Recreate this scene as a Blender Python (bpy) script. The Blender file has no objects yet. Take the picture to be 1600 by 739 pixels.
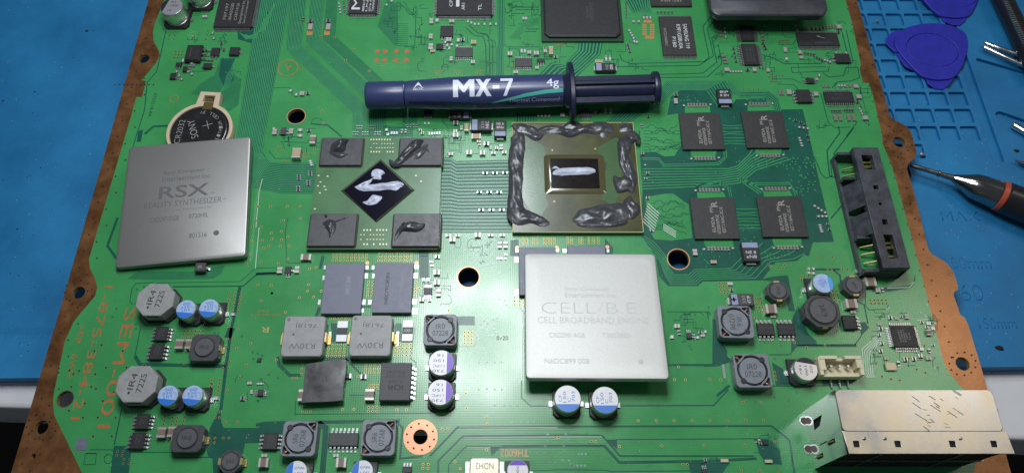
import bpy, bmesh, math, random
from mathutils import Vector, Matrix
random.seed(7)
R = math.radians
scene = bpy.context.scene
scene.unit_settings.scale_length = 0.01          # one unit is one centimetre

# ------------------------------------------------------------------ camera
F, CX, CY, TILT, CAMH = 1240.0, 785.0, 270.0, R(29.2), 23.5
cam_d = bpy.data.cameras.new('camera'); cam = bpy.data.objects.new('camera', cam_d)
scene.collection.objects.link(cam)
cam.location = (0, 0, CAMH); cam.rotation_euler = (TILT, 0, 0)
cam_d.sensor_fit = 'HORIZONTAL'; cam_d.sensor_width = 36; cam_d.lens = F * 36 / 1600
cam_d.shift_x = 15 / 1600; cam_d.shift_y = -99.5 / 1600
cam_d.clip_start = 0.5; cam_d.clip_end = 2000
cam_d.dof.use_dof = False
scene.camera = cam

# ------------------------------------------------------------------ world, lamps, exposure
world = bpy.data.worlds.new('World'); scene.world = world; world.use_nodes = True
bg = world.node_tree.nodes['Background']
bg.inputs[0].default_value = (0.80, 0.90, 1.0, 1); bg.inputs[1].default_value = 0.10
def area(name, loc, target, size, power, color):
    d = bpy.data.lights.new(name, 'AREA'); d.shape = 'DISK'; d.size = size; d.energy = power; d.color = color
    o = bpy.data.objects.new(name, d); scene.collection.objects.link(o); o.location = loc
    o.rotation_euler = (Vector(target) - Vector(loc)).to_track_quat('-Z', 'Y').to_euler()
    return o
LAMP_C = Vector((-1.6, 16.6, 29.0))              # ring of eight lamp heads above the bench
for k in range(8):
    a = k * math.pi / 4 + 0.3
    area('ring_lamp', LAMP_C + Vector((3.6 * math.cos(a), 3.6 * math.sin(a), 0)), (0, 12, 0), 1.9, 880, (0.93, 0.97, 1.0))
area('room_lamp', (44, 24, 60), (8, 8, 0), 16, 4400, (1.0, 0.90, 0.78))
area('bench_lamp', (-2.2, 37, 48), (0, 14, 0), 10, 6300, (0.86, 0.94, 1.0))
scene.view_settings.view_transform = 'Standard'; scene.view_settings.look = 'None'
scene.view_settings.exposure = -0.08; scene.view_settings.gamma = 1.0
scene.view_settings.use_curve_mapping = False
scene.render.engine = 'CYCLES'
scene.render.resolution_x = 1024; scene.render.resolution_y = 472

# ------------------------------------------------------------------ where a point of the photograph lies on a plane of the bench
def P(px, py, z=0.0):
    dx = (px - CX) / F; dy = (CY - py) / F
    y = dy * math.cos(TILT) + math.sin(TILT); zz = dy * math.sin(TILT) - math.cos(TILT)
    t = (z - CAMH) / zz
    return Vector((dx * t, y * t, z))
def S(px, py, z=0.0):                             # pixels per centimetre across
    p = P(px, py, z)
    return F / (p.y * math.sin(TILT) + (CAMH - z) * math.cos(TILT))
def WH(px, py, w, h, z=0.0):
    return w / S(px, py, z), P(px, py - h / 2, z).y - P(px, py + h / 2, z).y

# ------------------------------------------------------------------ materials
MATS = {}
def mat(name, col, rough=0.5, metal=0.0, var=0.0, vscale=3.0, bump=0.0, bscale=20.0, coat=0.0, spec=0.5, col2=None, rvar=0.0, weave=0.0, vdetail=5.0, sss=0.0):
    if name in MATS: return MATS[name]
    m = bpy.data.materials.new(name); m.use_nodes = True; nt = m.node_tree; N = nt.nodes; L = nt.links
    b = N['Principled BSDF']
    b.inputs['Base Color'].default_value = (*col, 1); b.inputs['Roughness'].default_value = rough
    b.inputs['Metallic'].default_value = metal; b.inputs['Specular IOR Level'].default_value = spec
    b.inputs['Coat Weight'].default_value = coat; b.inputs['Coat Roughness'].default_value = 0.15
    if sss: b.inputs['Subsurface Weight'].default_value = sss; b.inputs['Subsurface Scale'].default_value = 0.1
    tc = N.new('ShaderNodeTexCoord')
    if var or col2 or rvar:
        n = N.new('ShaderNodeTexNoise'); n.inputs['Scale'].default_value = vscale; n.inputs['Detail'].default_value = vdetail
        n.inputs['Roughness'].default_value = 0.62
        L.new(tc.outputs['Object'], n.inputs['Vector'])
        r = N.new('ShaderNodeMapRange'); r.inputs[1].default_value = 0.32; r.inputs[2].default_value = 0.68
        L.new(n.outputs['Fac'], r.inputs[0])
        if var or col2:
            mx = N.new('ShaderNodeMix'); mx.data_type = 'RGBA'
            lo = [c * (1 - var) for c in col]; hi = col2 if col2 else [min(1, c * (1 + var)) for c in col]
            mx.inputs[6].default_value = (*lo, 1); mx.inputs[7].default_value = (*hi, 1)
            L.new(r.outputs[0], mx.inputs[0]); L.new(mx.outputs[2], b.inputs['Base Color'])
        if rvar:
            r2 = N.new('ShaderNodeMapRange'); r2.inputs[3].default_value = max(0.02, rough - rvar); r2.inputs[4].default_value = rough + rvar
            L.new(r.outputs[0], r2.inputs[0]); L.new(r2.outputs[0], b.inputs['Roughness'])
    hgt = None
    if bump:
        n2 = N.new('ShaderNodeTexNoise'); n2.inputs['Scale'].default_value = bscale; n2.inputs['Detail'].default_value = 4
        L.new(tc.outputs['Object'], n2.inputs['Vector'])
        bp = N.new('ShaderNodeBump'); bp.inputs['Strength'].default_value = bump; bp.inputs['Distance'].default_value = 0.02
        L.new(n2.outputs['Fac'], bp.inputs['Height']); hgt = bp
    if weave:
        w1 = N.new('ShaderNodeTexWave'); w1.bands_direction = 'X'; w1.inputs['Scale'].default_value = 4.6
        w2 = N.new('ShaderNodeTexWave'); w2.bands_direction = 'Y'; w2.inputs['Scale'].default_value = 4.6
        for w in (w1, w2):
            w.inputs['Distortion'].default_value = 0.6; L.new(tc.outputs['Object'], w.inputs['Vector'])
        ad = N.new('ShaderNodeMath'); ad.operation = 'MULTIPLY'
        L.new(w1.outputs['Fac'], ad.inputs[0]); L.new(w2.outputs['Fac'], ad.inputs[1])
        bp = N.new('ShaderNodeBump'); bp.inputs['Strength'].default_value = weave; bp.inputs['Distance'].default_value = 0.01
        L.new(ad.outputs[0], bp.inputs['Height'])
        if hgt: L.new(hgt.outputs[0], bp.inputs['Normal'])
        hgt = bp
    if hgt: L.new(hgt.outputs[0], b.inputs['Normal'])
    MATS[name] = m
    return m
GREEN = mat('green_solder_mask', (0.046, 0.280, 0.086), 0.26, coat=0.25, var=0.13, vscale=0.5, weave=0.13, bump=0.03, bscale=3, rvar=0.05)
DARK = mat('bare_board_green', (0.012, 0.095, 0.066), 0.30, spec=0.35, var=0.15, vscale=1.5, weave=0.13)
MIDG = mat('mid_pour_green', (0.025, 0.18, 0.075), 0.28, var=0.1, vscale=2)  # medium green of some pours, bundles and dimples
TRACE = mat('trace_green', (0.055, 0.30, 0.12), 0.25, var=0.08)
TRACED = mat('trace_green_deep', (0.045, 0.23, 0.09), 0.25, var=0.08)
COPPER = mat('bare_copper', (0.205, 0.088, 0.029), 0.29, metal=0.6, var=0.25, vscale=1.6, vdetail=9, col2=(0.35, 0.160, 0.068), bump=0.06, bscale=12, rvar=0.08)
FR4 = mat('board_edge', (0.22, 0.14, 0.05), 0.7, var=0.3, vscale=6)
PINKCU = mat('clean_copper', (0.62, 0.30, 0.17), 0.38, metal=0.4, var=0.08)
GOLD = mat('gold_plate', (0.50, 0.38, 0.15), 0.42, metal=0.7)
ORANGE = mat('orange_print', (0.38, 0.135, 0.04), 0.55, var=0.15, vscale=8)
SOLDER = mat('solder', (0.46, 0.475, 0.48), 0.33, metal=0.85, var=0.15, vscale=9)
TIN = mat('tinned_terminal', (0.46, 0.455, 0.43), 0.42, metal=0.6, var=0.15, vscale=14)
HOLE = mat('drilled_hole', (0.012, 0.010, 0.008), 0.8)
BLACKP = mat('moulded_black', (0.020, 0.020, 0.023), 0.48, var=0.25, vscale=10, bump=0.10, bscale=60)
GREYP = mat('moulded_grey', (0.050, 0.051, 0.055), 0.50, var=0.15, vscale=8, bump=0.12, bscale=70)
MEMP = mat('memory_black', (0.030, 0.029, 0.030), 0.52, var=0.2, vscale=6, bump=0.10, bscale=70)
SLATE = mat('slate_sleeve', (0.135, 0.145, 0.205), 0.46, var=0.18, vscale=5, bump=0.08, bscale=40, rvar=0.08)
FERRITE = mat('grey_ferrite', (0.29, 0.29, 0.295), 0.48, var=0.12, vscale=6, bump=0.06, bscale=50)
FERRITEB = mat('blue_grey_ferrite', (0.185, 0.205, 0.235), 0.45, var=0.12, vscale=6, bump=0.06, bscale=50)
FERRITED = mat('dark_ferrite', (0.050, 0.052, 0.058), 0.42, var=0.2, vscale=9, bump=0.08, bscale=50)
LILAC = mat('polarity_bar', (0.27, 0.31, 0.47), 0.45, var=0.1)
MLCC = mat('ceramic_brown', (0.20, 0.145, 0.115), 0.42, var=0.15, vscale=12)
TAN = mat('ceramic_tan', (0.42, 0.32, 0.19), 0.45, var=0.12, vscale=12)
WHITEP = mat('white_print', (0.62, 0.64, 0.66), 0.6)
GREYPR = mat('grey_print', (0.28, 0.27, 0.25), 0.6)
DARKPR = mat('dark_print', (0.022, 0.022, 0.026), 0.6)
LASER = mat('laser_print', (0.115, 0.115, 0.125), 0.6)
FAINT = mat('faint_laser_print', (0.534, 0.534, 0.516), 0.55)
ALU = mat('aluminium_can', (0.62, 0.64, 0.62), 0.30, metal=0.85, var=0.08, vscale=5)
ALUW = mat('white_lacquer', (0.74, 0.74, 0.76), 0.35, var=0.05)
ALUB = mat('pale_blue_lacquer', (0.36, 0.48, 0.72), 0.33, var=0.18, vscale=10)
BLUEPR = mat('blue_print', (0.02, 0.17, 0.62), 0.4)
BLUELT = mat('blue_lettering', (0.05, 0.20, 0.60), 0.5)
PURPLE = mat('purple_print', (0.13, 0.025, 0.50), 0.4)
RUBBER = mat('black_base', (0.014, 0.015, 0.018), 0.45)
CREAM = mat('cream_nylon', (0.66, 0.60, 0.42), 0.45, var=0.08, sss=0.1)
BEIGE = mat('beige_holder', (0.55, 0.45, 0.31), 0.5, var=0.08)
STEEL = mat('bright_steel', (0.62, 0.61, 0.58), 0.22, metal=1.0, var=0.12, vscale=3, rvar=0.1, bump=0.02, bscale=8)
STEELD = mat('dark_steel', (0.30, 0.30, 0.30), 0.28, metal=1.0, rvar=0.08, vscale=5)
NICKEL = mat('nickel_lid', (0.315, 0.308, 0.302), 0.42, metal=0.72, var=0.04, vscale=0.5, bump=0.10, bscale=130)
NICKELW = mat('pale_nickel_lid', (0.55, 0.55, 0.53), 0.54, metal=0.5, var=0.07, vscale=26, bump=0.16, bscale=70, vdetail=6)
SUBG = mat('package_green', (0.070, 0.180, 0.078), 0.30, var=0.15, vscale=1.5, coat=0.15)
SUBO = mat('package_olive', (0.062, 0.066, 0.022), 0.24, var=0.45, vscale=0.9, coat=0.3, bump=0.05, bscale=3)
SUBE = mat('package_edge', (0.42, 0.40, 0.14), 0.45)
DIE = mat('blue_black_die', (0.004, 0.004, 0.012), 0.10, spec=0.6)
DIEB = mat('brown_black_die', (0.012, 0.008, 0.008), 0.12, var=0.5, vscale=8, spec=0.5)
UNDERF = mat('underfill', (0.06, 0.07, 0.045), 0.18, coat=0.6)
PASTED = mat('dark_thermal_paste', (0.066, 0.068, 0.076), 0.31, metal=0.25, var=0.2, vscale=3, bump=0.10, bscale=7, rvar=0.08)
PASTEW = mat('pale_thermal_paste', (0.50, 0.54, 0.68), 0.30, var=0.12, vscale=6, bump=0.22, bscale=10)
NAVY = mat('navy_label', (0.034, 0.046, 0.135), 0.33, coat=0.08, var=0.06, vscale=1.5)
NAVYD = mat('navy_plastic', (0.012, 0.016, 0.045), 0.33, var=0.15, vscale=4)
TEAL = mat('teal_print', (0.07, 0.42, 0.33), 0.35)
MATB = mat('blue_silicone', (0.009, 0.165, 0.395), 0.54, var=0.20, vscale=0.35, bump=0.22, bscale=45, rvar=0.08, col2=(0.012, 0.205, 0.455), vdetail=9)
PICK = mat('royal_blue_plastic', (0.022, 0.026, 0.36), 0.42, var=0.12, vscale=2, bump=0.06, bscale=70)
TABLE = mat('white_laminate', (0.66, 0.66, 0.69), 0.4, var=0.03, vscale=1)
FLOORM = mat('dark_floor', (0.010, 0.008, 0.008), 0.8, var=0.3, vscale=0.2)
HANDLE = mat('black_handle', (0.012, 0.012, 0.014), 0.33, bump=0.1, bscale=25)
BAND = mat('orange_band', (0.42, 0.075, 0.035), 0.4)
BATT = mat('coin_steel', (0.10, 0.10, 0.105), 0.20, metal=0.9, rvar=0.08, vscale=3)
PADG = mat('graphite_pad', (0.060, 0.060, 0.064), 0.45, var=0.45, vscale=2.2, bump=0.25, bscale=5, rvar=0.12)
CONN = mat('worn_black_nylon', (0.045, 0.048, 0.062), 0.50, var=0.5, vscale=3.0, bump=0.15, bscale=14, rvar=0.08, vdetail=10)
YELLOWP = mat('yellow_component', (0.55, 0.50, 0.20), 0.4)
BRASS = mat('dull_brass', (0.42, 0.34, 0.16), 0.38, metal=0.7, var=0.2, vscale=10)
CLEARW = mat('pale_silk', (0.62, 0.66, 0.62), 0.5)

# ------------------------------------------------------------------ mesh helpers
class MB:
    def __init__(s): s.v = []; s.f = []; s.m = []
    def add(s, vs, fs, mi=0):
        o = len(s.v); s.v += [tuple(v) for v in vs]
        for f in fs: s.f.append([i + o for i in f]); s.m.append(mi)
    def box(s, c, d, mi=0, rz=0.0):
        x, y, z = [q / 2 for q in d]; ca, sa = math.cos(rz), math.sin(rz); vs = []
        for a, b, e in ((-1,-1,-1),(1,-1,-1),(1,1,-1),(-1,1,-1),(-1,-1,1),(1,-1,1),(1,1,1),(-1,1,1)):
            X, Y = a * x, b * y
            vs.append((c[0] + X * ca - Y * sa, c[1] + X * sa + Y * ca, c[2] + e * z))
        s.add(vs, [(3,2,1,0),(4,5,6,7),(0,1,5,4),(1,2,6,5),(2,3,7,6),(3,0,4,7)], mi)
    def loft(s, rings, mi=0, cap0=True, cap1=True):
        n = len(rings[0]); vs = [p for r in rings for p in r]; fs = []
        for i in range(len(rings) - 1):
            for j in range(n):
                k = (j + 1) % n
                fs.append((i*n + j, i*n + k, (i+1)*n + k, (i+1)*n + j))
        if cap0: fs.append(tuple(reversed(range(n))))
        if cap1: fs.append(tuple(range((len(rings)-1)*n, len(rings)*n)))
        s.add(vs, fs, mi)
    def lathe(s, prof, n=32, mi=0, c=(0, 0), axis='z', cap0=True, cap1=True):
        rings = []
        for r, z in prof:
            ring = []
            for k in range(n):
                a = 2 * math.pi * k / n
                if axis == 'z': ring.append((c[0] + r * math.cos(a), c[1] + r * math.sin(a), z))
                else: ring.append((z, c[0] + r * math.cos(a), c[1] + r * math.sin(a)))
            rings.append(ring)
        s.loft(rings, mi, cap0, cap1)
    def tube(s, pts, r, n=8, mi=0):
        pts = [Vector(p) for p in pts]; rings = []
        for i, p in enumerate(pts):
            d = (pts[min(i+1, len(pts)-1)] - pts[max(i-1, 0)]).normalized()
            u = d.cross(Vector((0, 0, 1)))
            u = u.normalized() if u.length > 1e-4 else Vector((1, 0, 0))
            w = d.cross(u)
            rr = r[i] if isinstance(r, (list, tuple)) else r
            rings.append([tuple(p + (u * math.cos(2*math.pi*k/n) + w * math.sin(2*math.pi*k/n)) * rr) for k in range(n)])
        s.loft(rings, mi)
    def mesh(s, name, mats, smooth=False):
        me = bpy.data.meshes.new(name); me.from_pydata(s.v, [], s.f)
        for m in (mats if isinstance(mats, (list, tuple)) else [mats]): me.materials.append(m)
        me.polygons.foreach_set('material_index', s.m)
        bm = bmesh.new(); bm.from_mesh(me); bmesh.ops.recalc_face_normals(bm, faces=bm.faces); bm.to_mesh(me); bm.free()
        if smooth: shade(me)
        me.update(); return me
def shade(me, ang=35):
    me.polygons.foreach_set('use_smooth', [True] * len(me.polygons))
    bm = bmesh.new(); bm.from_mesh(me)
    for e in bm.edges:
        e.smooth = len(e.link_faces) == 2 and e.calc_face_angle(0) < R(ang)
    bm.to_mesh(me); bm.free()
def rrect(w, h, r, z=0.0, n=4, cx=0, cy=0):
    r = max(min(r, w/2 - 1e-4, h/2 - 1e-4), 1e-4); out = []
    for sx, sy, a0 in ((1,1,0),(-1,1,90),(-1,-1,180),(1,-1,270)):
        for k in range(n + 1):
            a = R(a0 + 90 * k / n)
            out.append((cx + sx*(w/2 - r) + r*math.cos(a), cy + sy*(h/2 - r) + r*math.sin(a), z))
    return out
def octagon(w, h, c, z, t=0.0):
    w, h = w/2 - t, h/2 - t; c = c - t * 0.4
    return [(w, h-c, z), (w-c, h, z), (-w+c, h, z), (-w, h-c, z), (-w, -h+c, z), (-w+c, -h, z), (w-c, -h, z), (w, -h+c, z)]
def ob(name, me, parent=None, loc=(0, 0, 0), rot=(0, 0, 0), label=None):
    o = bpy.data.objects.new(name, me); scene.collection.objects.link(o)
    if parent is not None: o.parent = parent
    o.location = loc; o.rotation_euler = rot
    if label: o['label'] = label
    return o
def thing(name, label, cat, loc=(0, 0, 0), group=None, me=None, rot=(0, 0, 0)):
    o = ob(name, me, None, loc, rot, label); o['category'] = cat
    if group: o['group'] = group
    return o
def curve_mesh(name, loops, z0, z1, material, bevel=0.0):
    """flat or extruded shape with holes; loops are lists of (x, y)"""
    cu = bpy.data.curves.new(name, 'CURVE'); cu.dimensions = '2D'; cu.fill_mode = 'BOTH'
    cu.extrude = max(0.0, (z1 - z0) / 2 - bevel); cu.bevel_depth = bevel; cu.bevel_resolution = 2; cu.offset = -bevel
    for lp in loops:
        sp = cu.splines.new('POLY'); sp.points.add(len(lp) - 1)
        for p, q in zip(sp.points, lp): p.co = (q[0], q[1], 0, 1)
        sp.use_cyclic_u = True
    t = bpy.data.objects.new('tmp', cu); me = bpy.data.meshes.new_from_object(t)
    bpy.data.objects.remove(t); bpy.data.curves.remove(cu)
    me.transform(Matrix.Translation((0, 0, (z0 + z1) / 2)))
    me.materials.clear(); me.materials.append(material); me.name = name
    return me
FONT_CACHE = {}
def text_mesh(s, length, height, material, bold=0.0, cuts=0):
    key = (s, round(length, 4), round(height, 4), material.name, bold, cuts)
    if key in FONT_CACHE: return FONT_CACHE[key]
    cu = bpy.data.curves.new('t', 'FONT'); cu.body = s; cu.align_x = 'CENTER'; cu.align_y = 'CENTER'
    cu.resolution_u = 3; cu.offset = bold; cu.space_line = 0.85
    t = bpy.data.objects.new('tmp', cu); me = bpy.data.meshes.new_from_object(t)
    bpy.data.objects.remove(t); bpy.data.curves.remove(cu)
    xs = [v.co.x for v in me.vertices]; ys = [v.co.y for v in me.vertices]
    w, h = max(xs) - min(xs), max(ys) - min(ys)
    me.transform(Matrix.Translation((-(max(xs)+min(xs))/2, -(max(ys)+min(ys))/2, 0)))
    me.transform(Matrix.Diagonal((length / max(w, 1e-6), height / max(h, 1e-6), 1, 1)))
    bm = bmesh.new(); bm.from_mesh(me)
    bmesh.ops.triangulate(bm, faces=bm.faces)
    for i in range(cuts):
        y = -height / 2 + height * (i + 1) / (cuts + 1)
        bmesh.ops.bisect_plane(bm, geom=bm.verts[:] + bm.edges[:] + bm.faces[:], plane_co=(0, y, 0), plane_no=(0, 1, 0))
    for f in bm.faces:
        if f.normal.z < 0: f.normal_flip()
    bm.to_mesh(me); bm.free()
    me.materials.clear(); me.materials.append(material); me.name = 'lettering'
    FONT_CACHE[key] = me
    return me
def lettering(parent, s, length, height, loc, rot=0.0, material=WHITEP, bold=0.0):
    return ob('lettering', text_mesh(s, length, height, material, bold), parent, loc, (0, 0, R(rot)))

# ------------------------------------------------------------------ the setting: floor, table
ZB = -0.16; ZM = -0.95; ZT = -1.45                # board underside, mat top, table top
fm = MB(); fm.add([(-400,-300,-75),(400,-300,-75),(400,500,-75),(-400,500,-75)], [(0,1,2,3)])
o = ob('floor', fm.mesh('floor', FLOORM)); o['kind'] = 'structure'; o['label'] = 'dark floor far below the front edge of the table'
a, b = P(46, 638, ZT), P(1590, 687, ZT); d = (b - a) / (b.x - a.x)
fl = a + d * (-70 - a.x); fr = a + d * (70 - a.x)
tb = curve_mesh('table', [[(fl.x, fl.y), (fr.x, fr.y), (70, 75), (-70, 75)]], ZT - 2.4, ZT, TABLE, 0.15); shade(tb, 50)
o = ob('table', tb); o['kind'] = 'structure'; o['label'] = 'white table top whose front edge shows under the mat'

# ------------------------------------------------------------------ blue work mat
mat_root = thing('work_mat', 'blue silicone work mat with sunken square pockets under the circuit board', 'mat', (0, 25, ZT))
def mxy(px, py): p = P(px, py, ZM); return (p.x, p.y - 25)
a, b = P(0, 591, ZM), P(1600, 573, ZM); d = (b - a) / (b.x - a.x)
fl = a + d * (-27 - a.x); fr = a + d * (27 - a.x)
outer = [(fl.x, fl.y - 25), (fr.x, fr.y - 25), (27, 18), (-27, 18)]
holes = []
o0 = Vector(mxy(1390, 143.5)); px_ = (Vector(mxy(1481, 143.5)).x - o0.x) / 3; py_ = (Vector(mxy(1352, 21)).y - o0.y) / 5
for r_ in range(-4, 9):
    for c_ in range(-1, 4):
        x0 = o0.x + c_ * px_; y1 = o0.y + r_ * py_
        if r_ == -4 and c_ > -1: continue
        if r_ == -3 and c_ > 0: continue
        holes.append([(p[0], p[1]) for p in rrect(px_ * .87, py_ * .80, 0.07, 0, 3, x0 + px_ * .44, y1 - py_ * .42)])
c0 = mxy(1520, 150); c1 = mxy(1562, 272)
holes.append([(p[0], p[1]) for p in rrect(0.42, 14.2, 0.1, 0, 3, c0[0] + 0.12, c0[1] + 7.2 - 2.95)])
def slot(ax, ay, bx, by, w):
    A_, B_ = Vector(mxy(ax, ay)), Vector(mxy(bx, by)); dd = (B_ - A_).normalized(); nn = Vector((-dd.y, dd.x)); out = []
    for k in range(7):
        an = R(90 + 180 * k / 6); out.append(tuple(A_ + (dd * math.cos(an) + nn * math.sin(an)) * w / 2))
    for k in range(7):
        an = R(-90 + 180 * k / 6); out.append(tuple(B_ + (dd * math.cos(an) + nn * math.sin(an)) * w / 2))
    return out
holes.append(slot(1529, 94, 1640, 126, 0.16)); holes.append(slot(1564, 181, 1660, 214, 0.38))
me = curve_mesh('pocket_sheet', [outer] + holes, ZM - 0.14 - ZT, ZM - ZT, MATB, 0.014); shade(me, 40)
ob('pocket_sheet', me, mat_root)
me = curve_mesh('backing_sheet', [outer], 0.004, ZM - 0.14 - ZT, MATB)
ob('backing_sheet', me, mat_root)
def mat_text(s, px, py, L_, H_, rot=0):
    m_ = text_mesh(s, L_, H_, MATB, -0.012).copy(); q = mxy(px, py)
    oo = ob('embossed_lettering', m_, mat_root, (q[0], q[1], ZM - ZT + 0.001), (0, 0, R(rot)))
    so = oo.modifiers.new('s', 'SOLIDIFY'); so.thickness = 0.004; so.offset = 1
mat_text('100mm', 1512, 411, 1.5, 0.42); mat_text('60', 1517, 457, 0.75, 0.55); mat_text('MAX', 1500, 338, 1.3, 0.34)
mat_text('150mm', 1558, 505, 1.2, 0.35)
rm = MB()
for k in range(40):
    q = mxy(2 + k * 2.2, 512 - k * 0.0); hh = 0.34 if k % 5 == 0 else 0.2
    rm.box((q[0], q[1] - hh / 2, ZM - ZT + 0.006), (0.018, hh, 0.012))
ob('ruler_marks', rm.mesh('ruler_marks', MATB), mat_root)

# ------------------------------------------------------------------ circuit board: substrate, copper border, solder mask
BC = Vector((0, 12, ZB))
board = thing('circuit_board', 'large green circuit board with bare copper edges, populated with chips and coils', 'circuit board', BC)
def part(name, me, x=0, y=0, z=0, rz=0, label=None):  # world coordinates
    return ob(name, me, board, (x - BC.x, y - BC.y, z - BC.z), (0, 0, rz), label)
def circ(px, py, rpx, n=28, sy=1.0, z=0.0, grow=0.0):
    c = P(px, py, z); r = rpx / S(px, py, z) + grow
    return [(c.x + r * math.cos(2*math.pi*k/n), c.y + sy * r * math.sin(2*math.pi*k/n)) for k in range(n)]
def poly(pts, z=0.0): return [(P(x, y, z).x, P(x, y, z).y) for x, y in pts]
EDGE_L = [(-11, 840), (17, 739), (90, 495), (161, 250), (232, 0), (257, -88)]
EDGE_R = [(1313, -88), (1339, 0), (1363, 85), (1382, 150), (1390, 181), (1396, 187), (1417, 198), (1424, 208), (1432, 237), (1430, 246), (1419, 256), (1417, 264),
          (1425, 290), (1436, 330), (1450, 388), (1456, 397), (1478, 410), (1489, 424), (1495, 440), (1497, 452), (1491, 456), (1490, 461), (1496, 478), (1500, 491), (1508, 497), (1513, 508), (1535, 580), (1580, 739), (1608, 840)]
HOLES = [(225, 92, 8.5), (463, 182, 13.5), (123, 457, 10), (102, 623, 12.5), (65, 667, 10.5), (52, 712, 4), (732, 433, 16.3), (1060, 405, 16.3), (657, 682, 11), (1405, 222, 9.5), (1504, 568, 10.5)]
outl = poly(EDGE_L + EDGE_R)
hl = [circ(*h) for h in HOLES]
part('substrate', curve_mesh('substrate', [outl] + hl, ZB, 0.0, FR4))
part('copper_border', curve_mesh('copper_border', [outl] + [circ(*h, grow=0.004) for h in HOLES], 0.002, 0.002, COPPER))
GL = [(148, 810), (128.6, 739), (84.6, 647), (83, 625), (85, 610), (101.5, 533), (115, 503), (126, 489), (139, 474), (149, 462), (152, 449), (149, 436), (141, 420), (139, 405), (181, 263), (206, 178), (213, 152), (222, 152), (228, 127), (221, 126), (234, 111), (245, 98), (250, 87), (247, 77), (240, 65), (239, 52), (241, 40), (257, 0), (281, -80)]
GR = [(1302, -80), (1321, 0), (1331, 36), (1345, 101), (1343, 107), (1348, 130), (1357, 130), (1364, 150), (1378, 211), (1379, 225), (1393, 258), (1405, 300), (1440, 430), (1467, 536), (1474, 565), (1483, 582), (1501, 604), (1560, 640), (1540, 710), (1524, 725), (1520, 742), (1524, 810)]
RING = circ(657, 682, 27, 40)
mask = part('solder_mask', curve_mesh('solder_mask', [poly(GL + GR), RING] + [circ(*h, grow=0.018) for h in HOLES if h[0] in (463, 102, 732, 1060)], 0.005, 0.005, GREEN),
            label='glossy green lacquer over the copper of the board')
rg = MB()
def ring_strip(mb, px, py, r0, r1, z, n=32):
    c = P(px, py, 0); s_ = S(px, py, 0); vs = []; fs = []
    for k in range(n):
        a = 2 * math.pi * k / n
        for r in (r0, r1): vs.append((c.x + r/s_*math.cos(a), c.y + r/s_*math.sin(a), z))
    for k in range(n):
        j = (k + 1) % n; fs.append((2*k, 2*k+1, 2*j+1, 2*j))
    mb.add(vs, fs)
ring_strip(rg, 657, 682, 11.6, 26.8, 0.0045)
part('ring_pad', rg.mesh('ring_pad', PINKCU), label='bright copper ring around the hole below the purple capped cans')
rg = MB()
for h in ((732, 433), (1060, 405), (463, 182)): ring_strip(rg, h[0], h[1], (16.6 if h[0] != 463 else 13.8), (18.0 if h[0] != 463 else 15), 0.0058)
part('hole_rim', rg.mesh('hole_rim', PINKCU))

# ---- flat pattern of the board: bare gaps, pours, bundles of traces
def sheet(name, polys, z, material, hole_loops=()):
    for pl in polys:
        part(name, curve_mesh(name, [poly(pl)] + list(hole_loops), z, z, material))
def ribbons(name, lines, z, material):
    mb = MB()
    for pts, wpx in lines:
        q = [P(x, y, 0) for x, y in pts]; wl = [wpx / S(x, y, 0) for x, y in pts]
        L_ = []; R_ = []
        for i, p in enumerate(q):
            d0 = (p - q[i-1]).normalized() if i else (q[1] - p).normalized()
            d1 = (q[i+1] - p).normalized() if i < len(q) - 1 else d0
            t = (d0 + d1); t = t.normalized() if t.length > 1e-5 else d1
            nrm = Vector((-t.y, t.x, 0)); k = 1 / max(0.35, nrm.dot(Vector((-d1.y, d1.x, 0))))
            L_.append(p + nrm * wl[i]/2 * k); R_.append(p - nrm * wl[i]/2 * k)
        n = len(q)
        mb.add([(v.x, v.y, z) for v in L_ + R_], [(n+i, n+i+1, i+1, i) for i in range(n - 1)])
        if name in ('bare_gap', 'pale_seam'):
            if wpx > .3: part(name, mb.mesh(name, material))
            mb = MB()
    if mb.v:
        o = part(name, mb.mesh(name, material))
        if name in ('trace_bundle', 'fine_route'): o['kind'] = 'stuff'
def bus(Lp, Rp, n, w=0.5, back=DARK, front=TRACE, z=0.007, bg_=True):
    if bg_: sheet('bare_gap', [Lp + Rp[::-1]], z, back)
    lines = []
    for k in range(n):
        t = (k + 0.5) / n
        pts = [((1-t)*a[0] + t*b[0], (1-t)*a[1] + t*b[1]) for a, b in zip(Lp, Rp)]
        i = len(pts) // 2
        (la, ra) = (Vector(Lp[i]), Vector(Rp[i]))
        if i: dd = (Vector(Lp[i]) - Vector(Lp[i-1])).normalized()
        wid = (ra - la); perp = abs(wid.x * dd.y - wid.y * dd.x)
        lines.append((pts, max(0.7, perp / n * w)))
    ribbons('trace_bundle', lines, z + 0.003, front)
# bus along the left and into the graphics package
bus([(405, -60), (405, 0), (384, 120), (366, 236), (396, 294), (440, 303), (492, 303)], [(452, -60), (452, 0), (431, 120), (409, 240), (424, 254), (440, 255), (494, 255)], 17, 0.55)
bus([(453, -60), (452, 0), (447, 78), (551, 176), (551, 214)], [(480, -60), (479, 0), (471, 72), (572, 166), (572, 214)], 11, 0.55)
bus([(486, -60), (485, 0), (478, 66), (576, 160), (574, 214)], [(509, -60), (508, 0), (500, 60), (604, 158), (602, 214)], 10, 0.55)
sheet('copper_pour', [[(510, 0), (528, 0), (524, 57), (602, 129), (578, 130), (504, 61)], [(590, 42), (604, 0), (622, 6), (622, 70), (617, 72)], [(298, 148), (312, 132), (335, 118), (344, 95), (362, 98), (366, 118), (378, 124), (372, 165), (358, 175), (330, 150)],
     [(198, 436), (216, 424), (300, 424), (322, 420), (352, 414), (345, 428), (332, 436), (228, 437)], [(640, 176), (652, 176), (652, 192), (628, 192), (630, 176)]], 0.0075, MIDG)
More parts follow.
